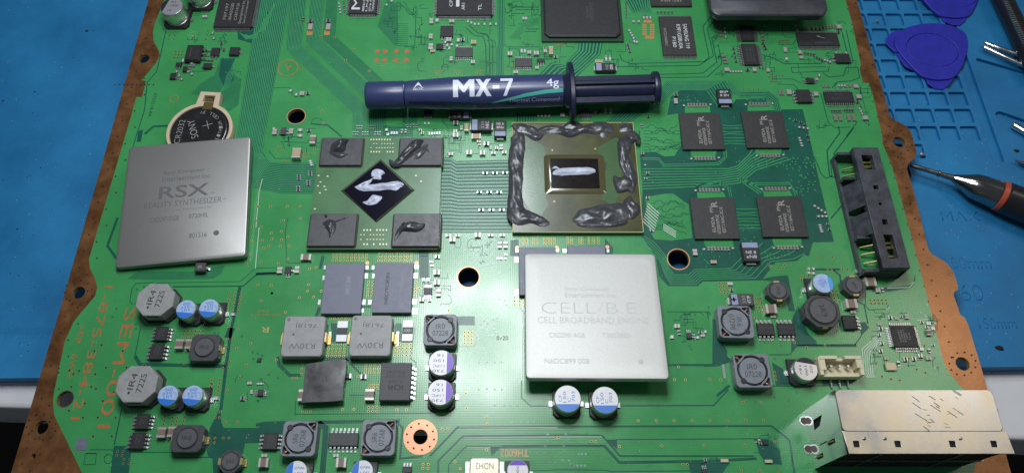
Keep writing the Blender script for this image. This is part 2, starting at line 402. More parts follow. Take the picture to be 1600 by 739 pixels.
sheet('bare_gap', [[(346, 92), (368, 92), (360, 108), (366, 125), (350, 138), (342, 118)], [(370, 40), (396, 42), (420, 38), (421, 48), (402, 56), (398, 70), (372, 62)], [(404, 8), (416, 8), (420, 20), (402, 22)], [(216, 205), (224, 203), (220, 222), (214, 222)]], 0.008, DARK)
ribbons('trace_bundle', [([(370 + 2*k, 46 + k*1.5), (384 + k, 62 - k), (402 + k*2, 60 - 2*k), (408 + 3*k, 40 - 3*k), (420 + 2*k, 20 - 3*k)], 1.0) for k in range(6)], 0.011, TRACE)
ribbons('trace_bundle', [([(340 + 4*k, 150 - 3*k), (350 + 3*k, 135 - 3*k), (356 + 2*k, 115), (366 + 2*k, 105 + 2*k)], 0.9) for k in range(5)], 0.011, TRACE)
# top middle and top right bundles
bus([(777, -60), (777, 0), (778, 70), (775, 78), (776, 125)], [(788, -60), (788, 0), (788, 70), (786, 78), (787, 125)], 4, 0.5)
ribbons('bare_gap', [([(728, 44), (741, 56), (755, 58), (759, 72), (760, 122)], 1.3), ([(733, 40), (746, 52), (762, 56), (765, 70), (765, 122)], 1.3), ([(750, 52), (760, 54), (770, 66), (770, 122)], 1.2), ([(788, 70), (792, 74), (845, 74)], 0.9)], 0.0085, DARK)
bus([(904, 65), (903, 79), (883, 99), (860, 99), (838, 122)], [(942, 65), (938, 86), (912, 110), (900, 122), (898, 122)], 7, 0.55)
bus([(795, 60), (818, 36), (830, 30), (842, 28)], [(808, 62), (822, 44), (836, 40), (842, 40)], 6, 0.5, MIDG, GREEN)
for yy, xs in ((12, (798, 842)), (16, (806, 842)), (22, (800, 820)), (46, (822, 842)), (50, (820, 838))):
    ribbons('bare_gap', [([(xs[0], yy), (xs[1], yy)], 1.5)], 0.0085, DARK)
bus([(976, 0), (988, 20), (1008, 26)], [(1014, -4), (1014, 10), (1022, 26)], 8, 0.5)
ribbons('bare_gap', [([(968, 86), (972, 95), (985, 100), (1100, 97), (1108, 90), (1098, 42), (1112, 26), (1125, 28)], 1.5), ([(962, 105), (1092, 103), (1115, 88), (1105, 45), (1118, 32)], 1.5), ([(1032, 117), (1098, 115), (1120, 98), (1112, 60), (1122, 55)], 1.5), ([(1032, 122), (1105, 121), (1128, 100), (1122, 70)], 1.5)], 0.0085, DARK)
ribbons('bare_gap', [([(1192, 88), (1205, 90), (1225, 100), (1282, 100), (1300, 92)], 1.6), ([(1296, 104), (1294, 112), (1238, 114), (1236, 106), (1290, 105)], 1.3), ([(1285, 114), (1295, 121), (1318, 119), (1322, 106), (1340, 106), (1343, 122), (1330, 127), (1308, 129), (1300, 138)], 1.5), ([(1206, 124), (1238, 124), (1252, 131)], 1.0), ([(1215, 132), (1240, 133), (1247, 140)], 1.0), ([(1316, 52), (1324, 85)], 1.6), ([(1322, 48), (1333, 98), (1328, 101)], 1.4)], 0.0085, DARK)
ribbons('bare_gap', [([(1310, 198), (1312, 208), (1292, 236), (1296, 275), (1305, 278)], 2), ([(1334, 200), (1303, 240), (1308, 270)], 2), ([(1340, 190), (1322, 214)], 1.4), ([(1282, 146), (1294, 192), (1305, 200), (1328, 199)], 1.2), ([(1344, 140), (1356, 186)], 1.0)], 0.0085, DARK)
ribbons('bare_gap', [([(1302, 245), (1318, 318), (1298, 342)], 2.2), ([(1272, 245), (1283, 272), (1290, 279), (1300, 276), (1297, 250)], 1.6)], 0.0085, DARK)
bus([(1146, 148), (1133, 127), (1042, 127), (1020, 150), (972, 166), (946, 192)], [(1120, 168), (1102, 142), (1055, 142), (1030, 168), (1004, 178), (986, 192)], 8, 0.5)
bus([(1138, 126), (1157, 143), (1201, 143), (1216, 154), (1221, 174)], [(1136, 136), (1156, 153), (1194, 153), (1207, 162), (1210, 174)], 4, 0.5)
# memory field: bare board, pours and bundles on it
D1 = [(1048, 152), (1062, 142), (1102, 142), (1121, 165), (1140, 170), (1150, 156), (1196, 154), (1210, 172), (1254, 171), (1264, 210), (1278, 275), (1303, 378), (1270, 379), (1264, 400), (1246, 408), (1212, 410), (1190, 438), (1098, 440), (1090, 447), (1044, 447), (1030, 432), (1024, 400), (1000, 366), (1004, 300), (1000, 245), (998, 205), (1010, 196), (1042, 182)]
part('bare_gap', curve_mesh('bare_gap', [poly(D1), circ(1060, 405, 18.4)], 0.0072, 0.0072, DARK))
sheet('copper_pour', [[(1000, 186), (1060, 178), (1064, 228), (1054, 244), (1038, 245), (1024, 238), (1000, 238)], [(1008, 308), (1040, 303), (1052, 303), (1076, 320), (1082, 372), (1050, 376), (1023, 374), (1014, 360)],
    [(1070, 166), (1109, 166), (1110, 176), (1070, 177)], [(1079, 236), (1120, 236), (1117, 246), (1080, 246)], [(1168, 165), (1207, 164), (1210, 173), (1168, 174)], [(1179, 233), (1222, 232), (1220, 242), (1182, 243)],
    [(1089, 301), (1130, 300), (1134, 308), (1090, 310)], [(1099, 375), (1145, 374), (1146, 386), (1102, 386)], [(1192, 299), (1234, 298), (1238, 306), (1194, 308)], [(1206, 373), (1252, 371), (1252, 384), (1210, 386)],
    [(1202, 414), (1240, 413), (1256, 398), (1262, 400), (1250, 428), (1204, 428)]], 0.0085, GREEN)
bus([(1003, 246), (1030, 246), (1038, 256), (1120, 254), (1130, 246), (1129, 236)], [(1003, 251), (1028, 251), (1037, 262), (1124, 259), (1137, 246), (1136, 236)], 2, 0.5, z=0.0088, bg_=False)
bus([(1003, 262), (1040, 262), (1140, 262), (1152, 258), (1170, 240), (1172, 232)], [(1003, 298), (1040, 296), (1110, 293), (1156, 288), (1182, 268), (1240, 250)], 8, 0.42, z=0.0088, bg_=False)
bus([(1150, 280), (1184, 304)], [(1164, 278), (1196, 300)], 3, 0.45, z=0.0088, bg_=False)
bus([(1162, 286), (1176, 291), (1235, 290), (1241, 306)], [(1160, 280), (1178, 285), (1232, 284), (1248, 304)], 2, 0.4, z=0.0088, bg_=False)
bus([(1086, 294), (1122, 288), (1136, 296), (1139, 308)], [(1088, 288), (1126, 282), (1142, 294), (1145, 308)], 2, 0.4, z=0.0088, bg_=False)
for (x0, x1, y0) in ((1128, 1162, 196), (1150, 1185, 327)):
    ribbons('trace_bundle', [([(x0 + k*.4, y0 + 5*k), (x0 + 12, y0 + 5*k + random.choice((0, 1.5, -1.5))), (x1 + k*.8, y0 + 5*k)], 1.1) for k in range(7)], 0.0125, TRACE)
bus([(962, 366), (1000, 386), (1030, 408), (1038, 430), (1048, 446), (1089, 446), (1097, 438), (1184, 436), (1208, 410), (1246, 407), (1266, 398)], [(1004, 366), (1024, 378), (1040, 398), (1046, 418), (1054, 428), (1075, 428), (1084, 420), (1138, 418), (1158, 398), (1164, 380), (1166, 374)], 6, 0.42, z=0.0088, bg_=False)
def squiggle(x0, y0, n, seed):
    rnd = random.Random(seed); ls = []
    for k in range(n):
        x, y = x0, y0 + k * 5.0; pts = [(x, y)]
        for s_ in range(5):
            x += rnd.uniform(5, 11); pts.append((x, y))
            dy = rnd.choice((-4, 4)); pts.append((x + 3, y + dy)); x += 3; y += dy
        ls.append((pts, 0.9))
    ribbons('bare_gap', ls, 0.0118, DARK)
squiggle(1006, 200, 8, 1); squiggle(1016, 318, 10, 3)
ribbons('trace_bundle', [([(1012 - k*1.1, 318 + 4*k), (1030 - k*1.1, 334 + 4*k)], 1.2) for k in range(8)] + [([(1036, 350 + 3*k), (1056, 362 + 3*k)], 1.0) for k in range(4)], 0.0135, CLEARW)
# package-to-package bundle
bus([(690, 246), (704, 246), (712, 252), (800, 250)], [(688, 364), (704, 364), (720, 364), (800, 364)], 21, 0.45)
bus([(600, 196), (616, 198), (646, 196)], [(600, 213), (616, 214), (646, 213)], 5, 0.35)
bus([(804, 176), (804, 192)], [(838, 176), (838, 190)], 8, 0.5)
ribbons('bare_gap', [([(486, 194), (512, 196), (534, 214)], 2.4), ([(430, 176), (486, 198)], 0.1), ([(420, 236), (430, 248), (455, 248)], 1), ([(424, 200), (420, 232)], 0.1), ([(444, 222), (500, 224)], 1), ([(690, 186), (700, 200), (702, 240)], .8)], 0.0085, DARK)
ribbons('bare_gap', [([(412, 143), (425, 138), (452, 137), (458, 150)], 0.9), ([(418, 250), (408, 236), (412, 228)], 1.0), ([(450, 340), (446, 362), (448, 408), (452, 411), (470, 411)], 0.9)], 0.0085, DARK)
ribbons('bare_gap', [([(262, 36), (252, 82), (245, 112), (230, 130), (226, 172), (214, 210), (206, 236)], 1.5), ([(300, 112), (322, 112), (324, 104)], 1.2), ([(226, 210), (240, 198), (262, 197)], 3.5), ([(184, 340), (168, 384), (182, 404)], 4), ([(620, 3), (650, 26), (648, 72), (632, 74)], 1.1)], 0.0085, DARK)
ribbons('bare_gap', [([(619, 38 + 3.1*k), (638, 38 + 3.1*k)], 0.8) for k in range(12)], 0.0085, DARK)
# gaps between the pours of the power section
ribbons('bare_gap', [([(270, 448), (380, 447), (402, 428), (442, 426)], 2.0), ([(244, 442), (375, 440), (400, 419), (442, 418)], 1.0), ([(400, 428), (440, 427)], 5), ([(207, 476), (203, 471), (206, 452), (212, 443), (240, 441)], 1.2),
    ([(375, 448), (368, 486), (361, 516), (353, 574), (350, 600), (345, 640)], 5), ([(362, 512), (356, 528)], 11), ([(220, 511), (211, 556)], 1.6), ([(211, 556), (219, 569), (352, 572)], 5.5), ([(190, 640), (178.5, 695)], 2),
    ([(204, 706), (270, 706), (276, 714), (330, 714)], 1.5), ([(497, 660), (509, 668), (507, 700), (502, 760)], 9), ([(400, 664), (412, 661), (440, 660), (625, 657)], 5), ([(619, 658), (629, 668), (625, 716), (660, 712)], 3),
    ([(462, 626), (461, 647), (560, 646), (676, 645)], 1.3), ([(434, 557), (436, 570), (453, 586), (470, 586)], 5), ([(540, 560), (566, 586)], 3), ([(505, 560), (562, 560)], 7), ([(505, 400), (500, 420)], 5), ([(500, 480), (494, 494)], 5), ([(570, 424), (582, 424)], 4), ([(566, 479), (580, 479)], 4),
    ([(648, 396), (664, 392)], 0.1), ([(662, 392), (663, 434)], 15), ([(546, 617), (578, 617)], 1.4), ([(641, 560), (650, 566), (650, 620), (642, 628)], 1.2), ([(648, 512), (642, 560)], 1)], 0.0085, DARK)
sheet('bare_gap', [[(345, 636), (346, 660), (350, 668), (404, 668), (411, 660), (443, 660), (443, 691), (383, 692), (379, 712), (378, 760), (335, 760), (332, 716), (325, 712), (322, 700), (328, 668)], [(178, 696), (203, 696), (205, 707), (199, 760), (170, 760)],
    [(517, 505), (527, 505), (527, 534), (517, 534)], [(618, 505), (628, 505), (628, 534), (616, 534)], [(798, 376), (810, 374), (811, 400), (797, 400)], [(945, 372), (958, 388), (956, 402), (946, 402)],
    [(714, 494), (742, 494), (742, 508), (714, 508)]], 0.0082, DARK)
sheet('bare_gap', [[(1113, 498), (1122, 498), (1128, 532), (1136, 548), (1136, 556), (1144, 564), (1122, 572), (1100, 573), (1100, 569), (1113, 568)], [(1237, 500), (1247, 478), (1262, 520), (1276, 533), (1276, 540), (1248, 540), (1236, 550)], [(1206, 566), (1222, 575), (1232, 588), (1236, 601), (1212, 602)],  # first patch also paints in a dark blue reflection beside the coil
    [(1186, 437), (1208, 432), (1231, 430), (1242, 486), (1232, 486), (1224, 442)], [(1278, 580), (1342, 590), (1326, 602), (1286, 602)], [(1340, 505), (1352, 504), (1358, 512), (1346, 524)], [(947, 686), (964, 686), (964, 702)], [(1176, 684), (1200, 685), (1218, 702), (1222, 726), (1196, 722), (1186, 708), (1182, 692)], [(1075, 722), (1140, 722), (1128, 740), (1080, 740)],
    [(766, 697), (784, 697), (768, 712)], [(1362, 450), (1424, 446), (1430, 438), (1430, 428), (1424, 450), (1386, 456), (1362, 456)]], 0.0082, DARK)
ribbons('bare_gap', [([(815, 594), (815, 621), (829, 634), (1115, 633), (1138, 608)], 1.8), ([(672, 712), (715, 667), (871, 666), (1205, 665), (1220, 676), (1234, 688), (1242, 745)], 3), ([(684, 760), (685, 719), (723, 681), (900, 679), (941, 680), (969, 712), (1178, 712)], 2.4), ([(701, 760), (701, 725), (728, 697), (766, 697)], 1.6), ([(784, 697), (880, 696), (944, 696), (968, 722), (1100, 720), (1182, 716)], 4),
    ([(828, 735), (880, 733), (949, 734), (952, 736), (1077, 735), (1086, 728)], 1.4), ([(963, 686), (1176, 685)], 1.4), ([(1202, 554), (1234, 554), (1246, 539), (1338, 538)], 1.5), ([(1246, 540), (1338, 540)], 4), ([(1042, 487), (1104, 487), (1107, 498)], 1.3), ([(1207, 603), (1325, 602), (1341, 588)], 1.6), ([(1104, 602), (1117, 632)], 0.1), ([(1036, 570), (1118, 570)], 3.5), ([(1120, 618), (1140, 602)], 4),
    ([(1352, 430), (1352, 478), (1358, 484), (1386, 483), (1388, 476)], 1.3), ([(1300, 420), (1312, 430), (1314, 442)], 3), ([(1262, 421), (1312, 421)], 3.5), ([(1342, 504), (1356, 504)], 1), ([(1346, 524), (1336, 538)], 1.5), ([(1338, 470), (1350, 476), (1356, 505)], 2)], 0.0085, DARK)
ribbons('trace_bundle', [([(1386, 521 + 3.4*k), (1374 - k*.5, 521 + 3.4*k), (1347 + 3.6*k, 545 + 2.6*k), (1350 + 3.4*k, 584), (1357 + 2.4*k, 590)], 1.0) for k in range(5)], 0.009, CLEARW)
ribbons('trace_bundle', [([(1386, 450), (1422, 449), (1428, 440)], 1.2), ([(1384, 484), (1390, 480)], 1.0), ([(1432, 500), (1452, 499)], 1.2)], 0.0095, CLEARW)
ribbons('pale_seam', [([(717, 666.5), (871, 668)], 1.0), ([(725, 683), (940, 682)], .8), ([(730, 699), (766, 699)], .8), ([(830, 635.6), (872, 635.6)], .8), ([(400, 356), (405, 300), (410, 280)], .8), ([(399, 420), (405, 356)], .9), ([(811, 452), (812, 480), (817, 486), (817, 590)], 1.4), ([(742, 494), (744, 536), (738, 541), (716, 541)], 1.2)], 0.0125, CLEARW)
# fine routes between the small parts
def routes(x0, y0, x1, y1, n, seed, w=0.8, m=None):
    q = random.Random(seed); ls = []
    for k in range(n):
        x, y = q.uniform(x0, x1), q.uniform(y0, y1); pts = [(x, y)]; hz = q.random() < .5
        for s_ in range(q.randint(2, 4)):
            l_ = q.uniform(4, 16) * q.choice((-1, 1))
            if hz: x = min(max(x + l_, x0), x1)
            else: y = min(max(y + l_*.85, y0), y1)
            if math.dist(pts[-1], (x, y)) > 2: pts.append((x, y))
            if q.random() < .6:
                d_ = q.uniform(2, 5); x2, y2 = x + d_*q.choice((-1, 1)), y + d_*q.choice((-1, 1)); pts.append((x2, y2)); x, y = x2, y2
            hz = not hz
        if len(pts) > 1: ls.append((pts, w))
    ribbons('fine_route', ls, 0.0092 + .0001*(seed % 9), m or DARK)
for i_, a_ in enumerate(((640, 8, 775, 118, 26), (1190, 40, 1340, 130, 22), (930, 66, 1025, 118, 10), (604, 190, 800, 243, 26), (420, 190, 500, 250, 9), (1280, 130, 1360, 200, 10), (372, 592, 416, 628, 7), (1040, 490, 1110, 532, 10), (1362, 488, 1462, 582, 26), (796, 70, 900, 118, 14), (290, 58, 378, 128, 10), (655, 396, 700, 478, 10), (790, 4, 842, 62, 10), (1120, 30, 1200, 116, 16), (690, 365, 800, 412, 8), (385, 18, 450, 60, 6), (1095, 715, 1140, 738, 5), (1176, 684, 1216, 722, 5), (600, 2, 660, 60, 8))):
    routes(*a_, seed=40 + i_)
# outlined test areas
def outline(pts, w=0.9): ribbons('outline_print', [(pts + [pts[0], pts[1]], w)], 0.0115, DARK)
outline([(134, 708), (151, 708), (149, 725), (131, 725)]); outline([(163, 714), (168, 709), (173, 709), (176, 714), (175, 720), (170, 724), (164, 722)])
sheet('fiducial', [[(121, 684), (137, 684), (134, 703), (116, 703)]], 0.0115, SLATE)
ribbons('outline_print', [([(141, 702), (176, 702), (180, 708)], 0.9)], 0.0115, DARK)
# vias: plated rings with dark holes, far too many and small to pick apart
vg = MB(); vd = MB()
def disc(mb, px, py, r, z, n=8, c=None, rcm=None):
    c = c or P(px, py, 0); r = rcm or r / S(px, py, 0)
    mb.add([(c.x + r*math.cos(2*math.pi*k/n), c.y + r*math.sin(2*math.pi*k/n), z) for k in range(n)], [tuple(range(n))])
def via(px, py, r=2.1, d=1.3): disc(vg, px, py, r, 0.0145); disc(vd, px, py, d, 0.0165)
def grid(x0, y0, x1, y1, nx, ny, r=1.9):
    a, b = P(x0, y0), P(x1, y1)
    for i in range(nx):
        for j in range(ny):
            c = Vector((a.x + (b.x-a.x)*(i/(nx-1) if nx > 1 else 0), a.y + (b.y-a.y)*(j/(ny-1) if ny > 1 else 0), 0))
            disc(vg, 0, 0, 0, 0.0145, 8, c, r/52); disc(vd, 0, 0, 0, 0.0165, 8, c, r*.66/52)
for g in [(521,398,572,407,10,3),(592,396,642,407,10,3),(359,458,372,486,3,6),(288,517,315,528,6,3),(514,539,537,556,5,4),(618,538,641,555,5,4),(517,498,545,498,6,1),(572,570,591,582,4,3),(578,601,589,606,3,2),(576,636,589,642,3,2),(473,643,485,643,3,1),(726,519,737,536,3,4),(817,373,823,381,2,3),(833,373,839,381,2,3),(850,373,866,381,4,3),(887,372,893,380,2,3),(905,372,910,380,2,3),(920,372,935,380,3,3),(576,441,582,462,2,5),(650,441,650,462,1,5),(804,465,820,476,3,3),(1124,442,1137,458,3,4),(1180,466,1192,487,3,4),(1251,432,1264,437,3,2),(1360,469,1385,474,5,2),(1301,455,1311,471,2,4),(1210,581,1212,593,1,3),(331,593,340,615,2,5),(258,651,255,663,1,3),(270,652,275,663,2,3),(288,651,286,663,1,3),(275,81,283,91,3,3),(338,643,343,652,2,2),(327,684,335,691,2,2),(184,705,191,711,2,2),(194,717,202,724,2,2),(356,529,363,541,2,2),(350,565,357,575,2,2),(349,684,358,684,2,1),(674,391,680,396,2,2),(473,568,473,584,1,3),(458,590,464,590,2,1),(560,588,567,588,2,1),(661,725,669,731,2,2),(1216,419,1223,419,2,1),(1316,421,1324,421,2,1),(1293,421,1300,421,2,1),(868,683,873,683,2,1),(924,689,931,689,2,1),(1067,725,1074,725,2,1),(302,54,309,60,2,2),(265,56,272,62,2,2),(325,48,325,62,1,3),(468,38,480,38,3,1),(455,50,463,50,2,1),(868,67,880,71,4,2),(680,112,690,116,3,2),(712,112,718,116,2,2),(745,112,751,116,2,2),(622,96,628,100,2,2),(434,231,440,237,2,2),(443,251,449,251,2,1),(476,240,480,246,2,2),(800,100,806,104,2,2),(1220,64,1232,68,4,2),(1202,121,1212,128,3,2),(1217,119,1223,119,2,1),(1162,140,1185,140,4,1),(492,232,500,240,2,2)]:
    grid(*g)
for x, y in [(997,657),(1025,657),(1053,657),(1081,657),(1109,657),(1137,657),(1165,656),(1193,656),(968,697),(1034,696),(1100,696),(1164,695),(1054,593),(1071,593),(1109,593),(1126,593),(1161,628),(1189,628),(1060,573),(1158,735),(1187,735),(1216,735),(728,614),(729,638),(760,651),(761,662),(691,670),(700,670),(760,702),(711,721),(719,732),(701,485),(1180,497),(1216,448),(1241,535),(1260,543),(1289,540),(1278,401),(1300,402),(1226,414),(1203,416),(425,458),(403,445),(408,470),(446,488),(468,465),(482,445),(481,455),(490,464),(502,455),(494,418),(425,458),(432,562),(358,510),(372,515),(370,545),(385,570),(392,537),(424,446),(352,660),(371,659),(356,610),(375,589),(484,420),(403,323),(423,323),(449,323),(469,323),(400,345),(443,345),(469,342),(424,365),(440,362),(425,374),(440,375),(450,370),(412,388),(420,385),(438,385),(452,385),(408,410),(435,412),(450,405),(395,355),(393,376),(389,398),(385,412),(408,355),(410,376),(620,640),(635,640),(535,639),(553,639),(465,565),(288,568),(226,571),(225,570),(332,600),(655,450),(598,105),(577,112),(553,78),(502,58),(523,59),(502,42),(540,95),(471,107),(503,175),(505,193),(1360,410),(1346,402),(1378,588),(1392,592),(1406,594),(1440,560),(1444,540),(1432,577),(1446,582),(1420,560),(1210,690),(640,428),(905,455)]:
    via(x, y)
for k in range(10):
    t = k / 9; via(240 + 40*t - 100*t, 133 + 0*t, .01)
    a = 2*math.pi*k/10; via(657 + 21.5*math.cos(a + .2), 682 + 21.5*math.sin(a + .2)*.95, .01, 1.5)
rv = random.Random(5)
EL = lambda y: 232 - (232 - 17) * y / 739
for k in range(29):
    y = 10 + 25.5 * k
    via(EL(y) + 14, y, .01, 1.3); via(EL(y) + 26 + 8 * (k % 2), y + 11, .01, 1.3)
for k in range(26):
    y = 6 + 24 * k
    if 600 < y < 715: continue
    xg = 1321 + (1480 - 1321) * y / 575 if y < 575 else 1535
    via(xg + 14, y, .01, 1.3)
    if y < 480: via(xg + 1.5, y + 9, .01, 1.0)
for cx_, cy_, r_ in ((123, 457, 20), (1405, 222, 19), (1504, 568, 19), (65, 667, 21)):
    for k in range(11):
        a = 2*math.pi*k/11 + .3; via(cx_ + r_*1.1*math.cos(a), cy_ + r_*.95*math.sin(a), .01, 1.3)
for x, y in [(148,548),(192,548),(115,584),(149,584),(112,604),(143,604),(178,612),(150,607),(133,630),(161,626),(108,641),(130,652),(153,652),(181,652),(146,681),(175,681),(159,539),(92,575),(109,578),(124,579),(166,574),(198,574)]: via(x, y, 2.0, 1.6)
def field(x0, y0, x1, y1, n, seed, r=1.6, dst=None):
    q = random.Random(seed)
    for k in range(n): disc(dst, q.uniform(x0, x1), q.uniform(y0, y1), r, 0.0147)
o = part('via_rings', vg.mesh('via_rings', GOLD)); o['kind'] = 'stuff'
o = part('via_holes', vd.mesh('via_holes', HOLE)); o['kind'] = 'stuff'
vs_ = MB(); field(1228, 246, 1275, 300, 60, 2, 1.2, vs_); field(1150, 246, 1275, 262, 20, 9, 1.2, vs_); field(1228, 180, 1255, 240, 8, 4, 1.1, vs_)
for x0, y0, x1, y1, n, sd in ((1160, 350, 1180, 376, 8, 4), (1050, 150, 1100, 160, 8, 6), (1095, 392, 1140, 412, 12, 8), (1195, 390, 1250, 404, 14, 12), (1160, 155, 1205, 162, 8, 13)): field(x0, y0, x1, y1, n, sd, 1.1, vs_)
o = part('trace_ends', vs_.mesh('trace_ends', TRACE)); o['kind'] = 'stuff'
vt = MB()
for x, y in [(751,506),(756,501),(762,505),(771,498),(777,497),(772,507),(778,500),(752,513),(746,525),(748,529),(760,520),(764,524),(770,524),(776,519),(783,525),(772,514),(748,565),(761,565),(773,565),(783,565),(748,608),(761,607),(773,608),(784,608),(773,633),(788,633),(798,633),(808,633),(800,659),(814,659),(825,659),(834,659),(755,415),(762,414),(770,412),(754,466),(762,466),(770,466),(780,466),(795,479),(781,426),(856,678),(884,678),(855,689),(885,689),(852,697),(881,697),(851,708),(876,709),(895,710),(858,722),(868,723),(879,719),(889,719),(892,725),(894,727),(904,709),(909,709),(915,709),(896,727),(902,727),(908,727),(914,727),(726,391),(737,391),(747,391),(761,391),(1461,505),(1448,477),(1438,488),(1446,494),(1405,575),(1460,575)]:
    disc(vt, x, y, 2.0, 0.0148, 10)
o = part('filled_vias', vt.mesh('filled_vias', mat('filled_via', (.22, .40, .30), .22))); o['kind'] = 'stuff'
vu = MB()
for x, y in [(751,506),(756,501),(762,505),(771,498),(777,497),(748,565),(761,565),(773,565),(783,565),(748,608),(761,607),(773,608),(784,608),(773,633),(788,633),(798,633),(808,633),(855,689),(885,689),(852,697),(881,697),(851,708),(876,709),(895,710),(858,722),(868,723)]:
    disc(vu, x, y + .3, 1.4, 0.0162, 10)
for x, y in [(182,482),(176,495),(233,505),(212,506),(213,513),(336,520),(342,520),(378,525),(395,550),(403,552),(396,560),(402,565),(214,452),(218,470),(212,474),(218,460),(225,448),(434,590),(420,585),(430,660),(410,555),(409,560),(445,580),(760,340),(1107,480),(1085,491),(1072,497),(1084,520),(1077,540),(1080,545),(1195,535),(1220,540),(1180,628),(1210,620),(1232,625),(1245,612),(1210,560),(1236,525)]:
    disc(vu, x, y, 1.8, 0.0146, 10)
o = part('mask_dimples', vu.mesh('mask_dimples', MIDG)); o['kind'] = 'stuff'
# printed lettering and orange pads of the board
def bprint(s, x0, y0, x1, y1, hpx, rot, material=ORANGE, bold=0.0, name='board_lettering'):
    a, b = P(x0, y0), P(x1, y1); c = (a + b) / 2; L_ = (b - a).length; H_ = hpx / S((x0+x1)/2, (y0+y1)/2)
    me = text_mesh(s, L_, H_, material, bold); part(name, me, c.x, c.y, 0.0115, R(rot))
bprint('SEM-001', 206, 481, 161, 669, 19, -90); bprint('1-875-384-21', 170, 447, 117, 656, 14, -90); bprint('>EP   6W<', 129, 508, 107, 592, 9, -90)
bprint('TH6002', 782, 707, 826, 708, 12, 180, mat('pink_print', (0.68, 0.34, 0.20), 0.5), bold=0.01); bprint('A', 446, 107, 455, 107, 12, 180, bold=-0.01)
bprint('OZ', 402, 486, 420, 486, 4.5, 180); bprint('4102 HB1-18-9', 393, 492, 440, 492, 3.5, 180); bprint('0720', 776, 528, 794, 528, 6.5, 0, DARKPR)
bprint('0732518-8A', 243, 146, 234, 183, 5, -90, DARK); bprint('-8-', 945, 103, 955, 103, 4, 0, DARK)
bprint('R', 408, 515, 420, 515, 9, 180, mat('ochre_print', (0.50, 0.34, 0.10), 0.5))
og = MB(); ring_strip(og, 450, 107, 14.5, 16, 0.0115); ring_strip(og, 272, 155, 6, 7, 0.0115, 20)
for x in (590, 602, 619, 636):
    for y in (81, 95): disc(og, x - (1 if y == 95 else 0), y, 4.2, 0.0115, 14)
part('orange_marks', og.mesh('orange_marks', ORANGE))
op = MB()
def padq(mb, x, y, w, h, z=0.0115):
    c = P(x, y); ww, hh = WH(x, y, w, h); mb.add([(c.x-ww/2, c.y-hh/2, z), (c.x+ww/2, c.y-hh/2, z), (c.x+ww/2, c.y+hh/2, z), (c.x-ww/2, c.y+hh/2, z)], [(0,1,2,3)])
padq(op, 1012, 34, 13, 5); padq(op, 1015, 59, 14, 5)
for k in range(5): padq(op, 1007, 40 + 3.6*k, 7, 2.6); padq(op, 1019, 40 + 3.6*k, 7, 2.6)
for x in (484, 511): padq(op, x, 52, 9, 7)
part('unpopulated_pads', op.mesh('unpopulated_pads', mat('ochre_pad', (0.40, 0.22, 0.07), 0.5)), label='ochre pads of an empty chip footprint')
# white solder pads, tinned lands
wp = MB()
for x, y, w, h in [(508,418,4,6),(506,434,4,7),(499,472,4,8),(573,418,6,6),(571,431,8,8),(567,472,8,8),(565,485,7,6),(583,418,4,6),(584,431,5,7),(578,472,5,7),(651,417,7,6),(649,431,8,8),(648,471,7,8),(648,486,8,9),(808,392,5,5),(807,406,6,8),(807,456,6,8),(871,391,5,5),(882,392,6,6),(950,392,4,5),(515,529,4,22),(621,529,4,22),(1139,470,3,10),(1131,580,4,22)]: padq(wp, x, y, w, h)
part('solder_lands', wp.mesh('solder_lands', SOLDER))
cp = MB()
for x, y in ((574, 411), (651, 411), (808, 387), (870, 387), (949, 386)): disc(cp, x, y, 3.2, 0.0125, 12)
part('copper_lands', cp.mesh('copper_lands', PINKCU))


# ------------------------------------------------------------------ components of the board
def body_mesh(w, h, t, r=0.03, ch=0.02, material=BLACKP, z0=0.02):
    mb = MB(); mb.loft([rrect(w - 2*ch*.6, h - 2*ch*.6, r, z0), rrect(w, h, r, z0 + (t - z0)*.45), rrect(w - .3*ch, h - .3*ch, r, t - ch), rrect(w - 2*ch, h - 2*ch, r, t)])
    me = mb.mesh('body', material); shade(me, 30); return me
def pins_mesh(w, h, t, sides, pitch_fill=0.55, out=0.09, thick=0.018):
    mb = MB()
    for side, n, span in sides:
        L_ = (w if side in 'NS' else h) * span; p = L_ / n; pw = p * pitch_fill
        for k in range(n):
            u = -L_/2 + (k + .5)*p
            for (a, b, z0, z1) in ((-0.02, out*.45, t*.5, t*.5 + thick), (out*.38, out*.55, 0.012, t*.5 + thick), (out*.38, out*1.15, 0.010, 0.010 + thick)):
                m_ = (a + b)/2; d_ = b - a
                if side == 'S': c = (u, -h/2 - m_, (z0+z1)/2); d = (pw, d_, z1-z0)
                elif side == 'N': c = (u, h/2 + m_, (z0+z1)/2); d = (pw, d_, z1-z0)
                elif side == 'W': c = (-w/2 - m_, u, (z0+z1)/2); d = (d_, pw, z1-z0)
                else: c = (w/2 + m_, u, (z0+z1)/2); d = (d_, pw, z1-z0)
                mb.box(c, d)
    return mb.mesh('pin_row', SOLDER)
def chip(px, py, w, h, t=0.12, sides=(), name='chip', material=BLACKP, label=None, r=0.03, ch=0.02, out=0.09, fill=0.55, dot=None, rz=0):
    c = P(px, py, t); W, Hh = WH(px, py, w, h, t)
    o = part(name, body_mesh(W, Hh, t, r, ch, material), c.x, c.y, 0.012, rz, label)
    for sd in sides: ob('pin_row', pins_mesh(W, Hh, t, [sd], fill, out), o)['kind'] = 'stuff'
    if dot:
        m_ = MB(); m_.lathe([(dot[2], t - .004), (dot[2], t + .0015)], 14, 0, (dot[0]*W, dot[1]*Hh)); ob('pin_mark', m_.mesh('pin_mark', DARKPR), o)
    o['w'] = W; o['h'] = Hh; o['t'] = t
    return o
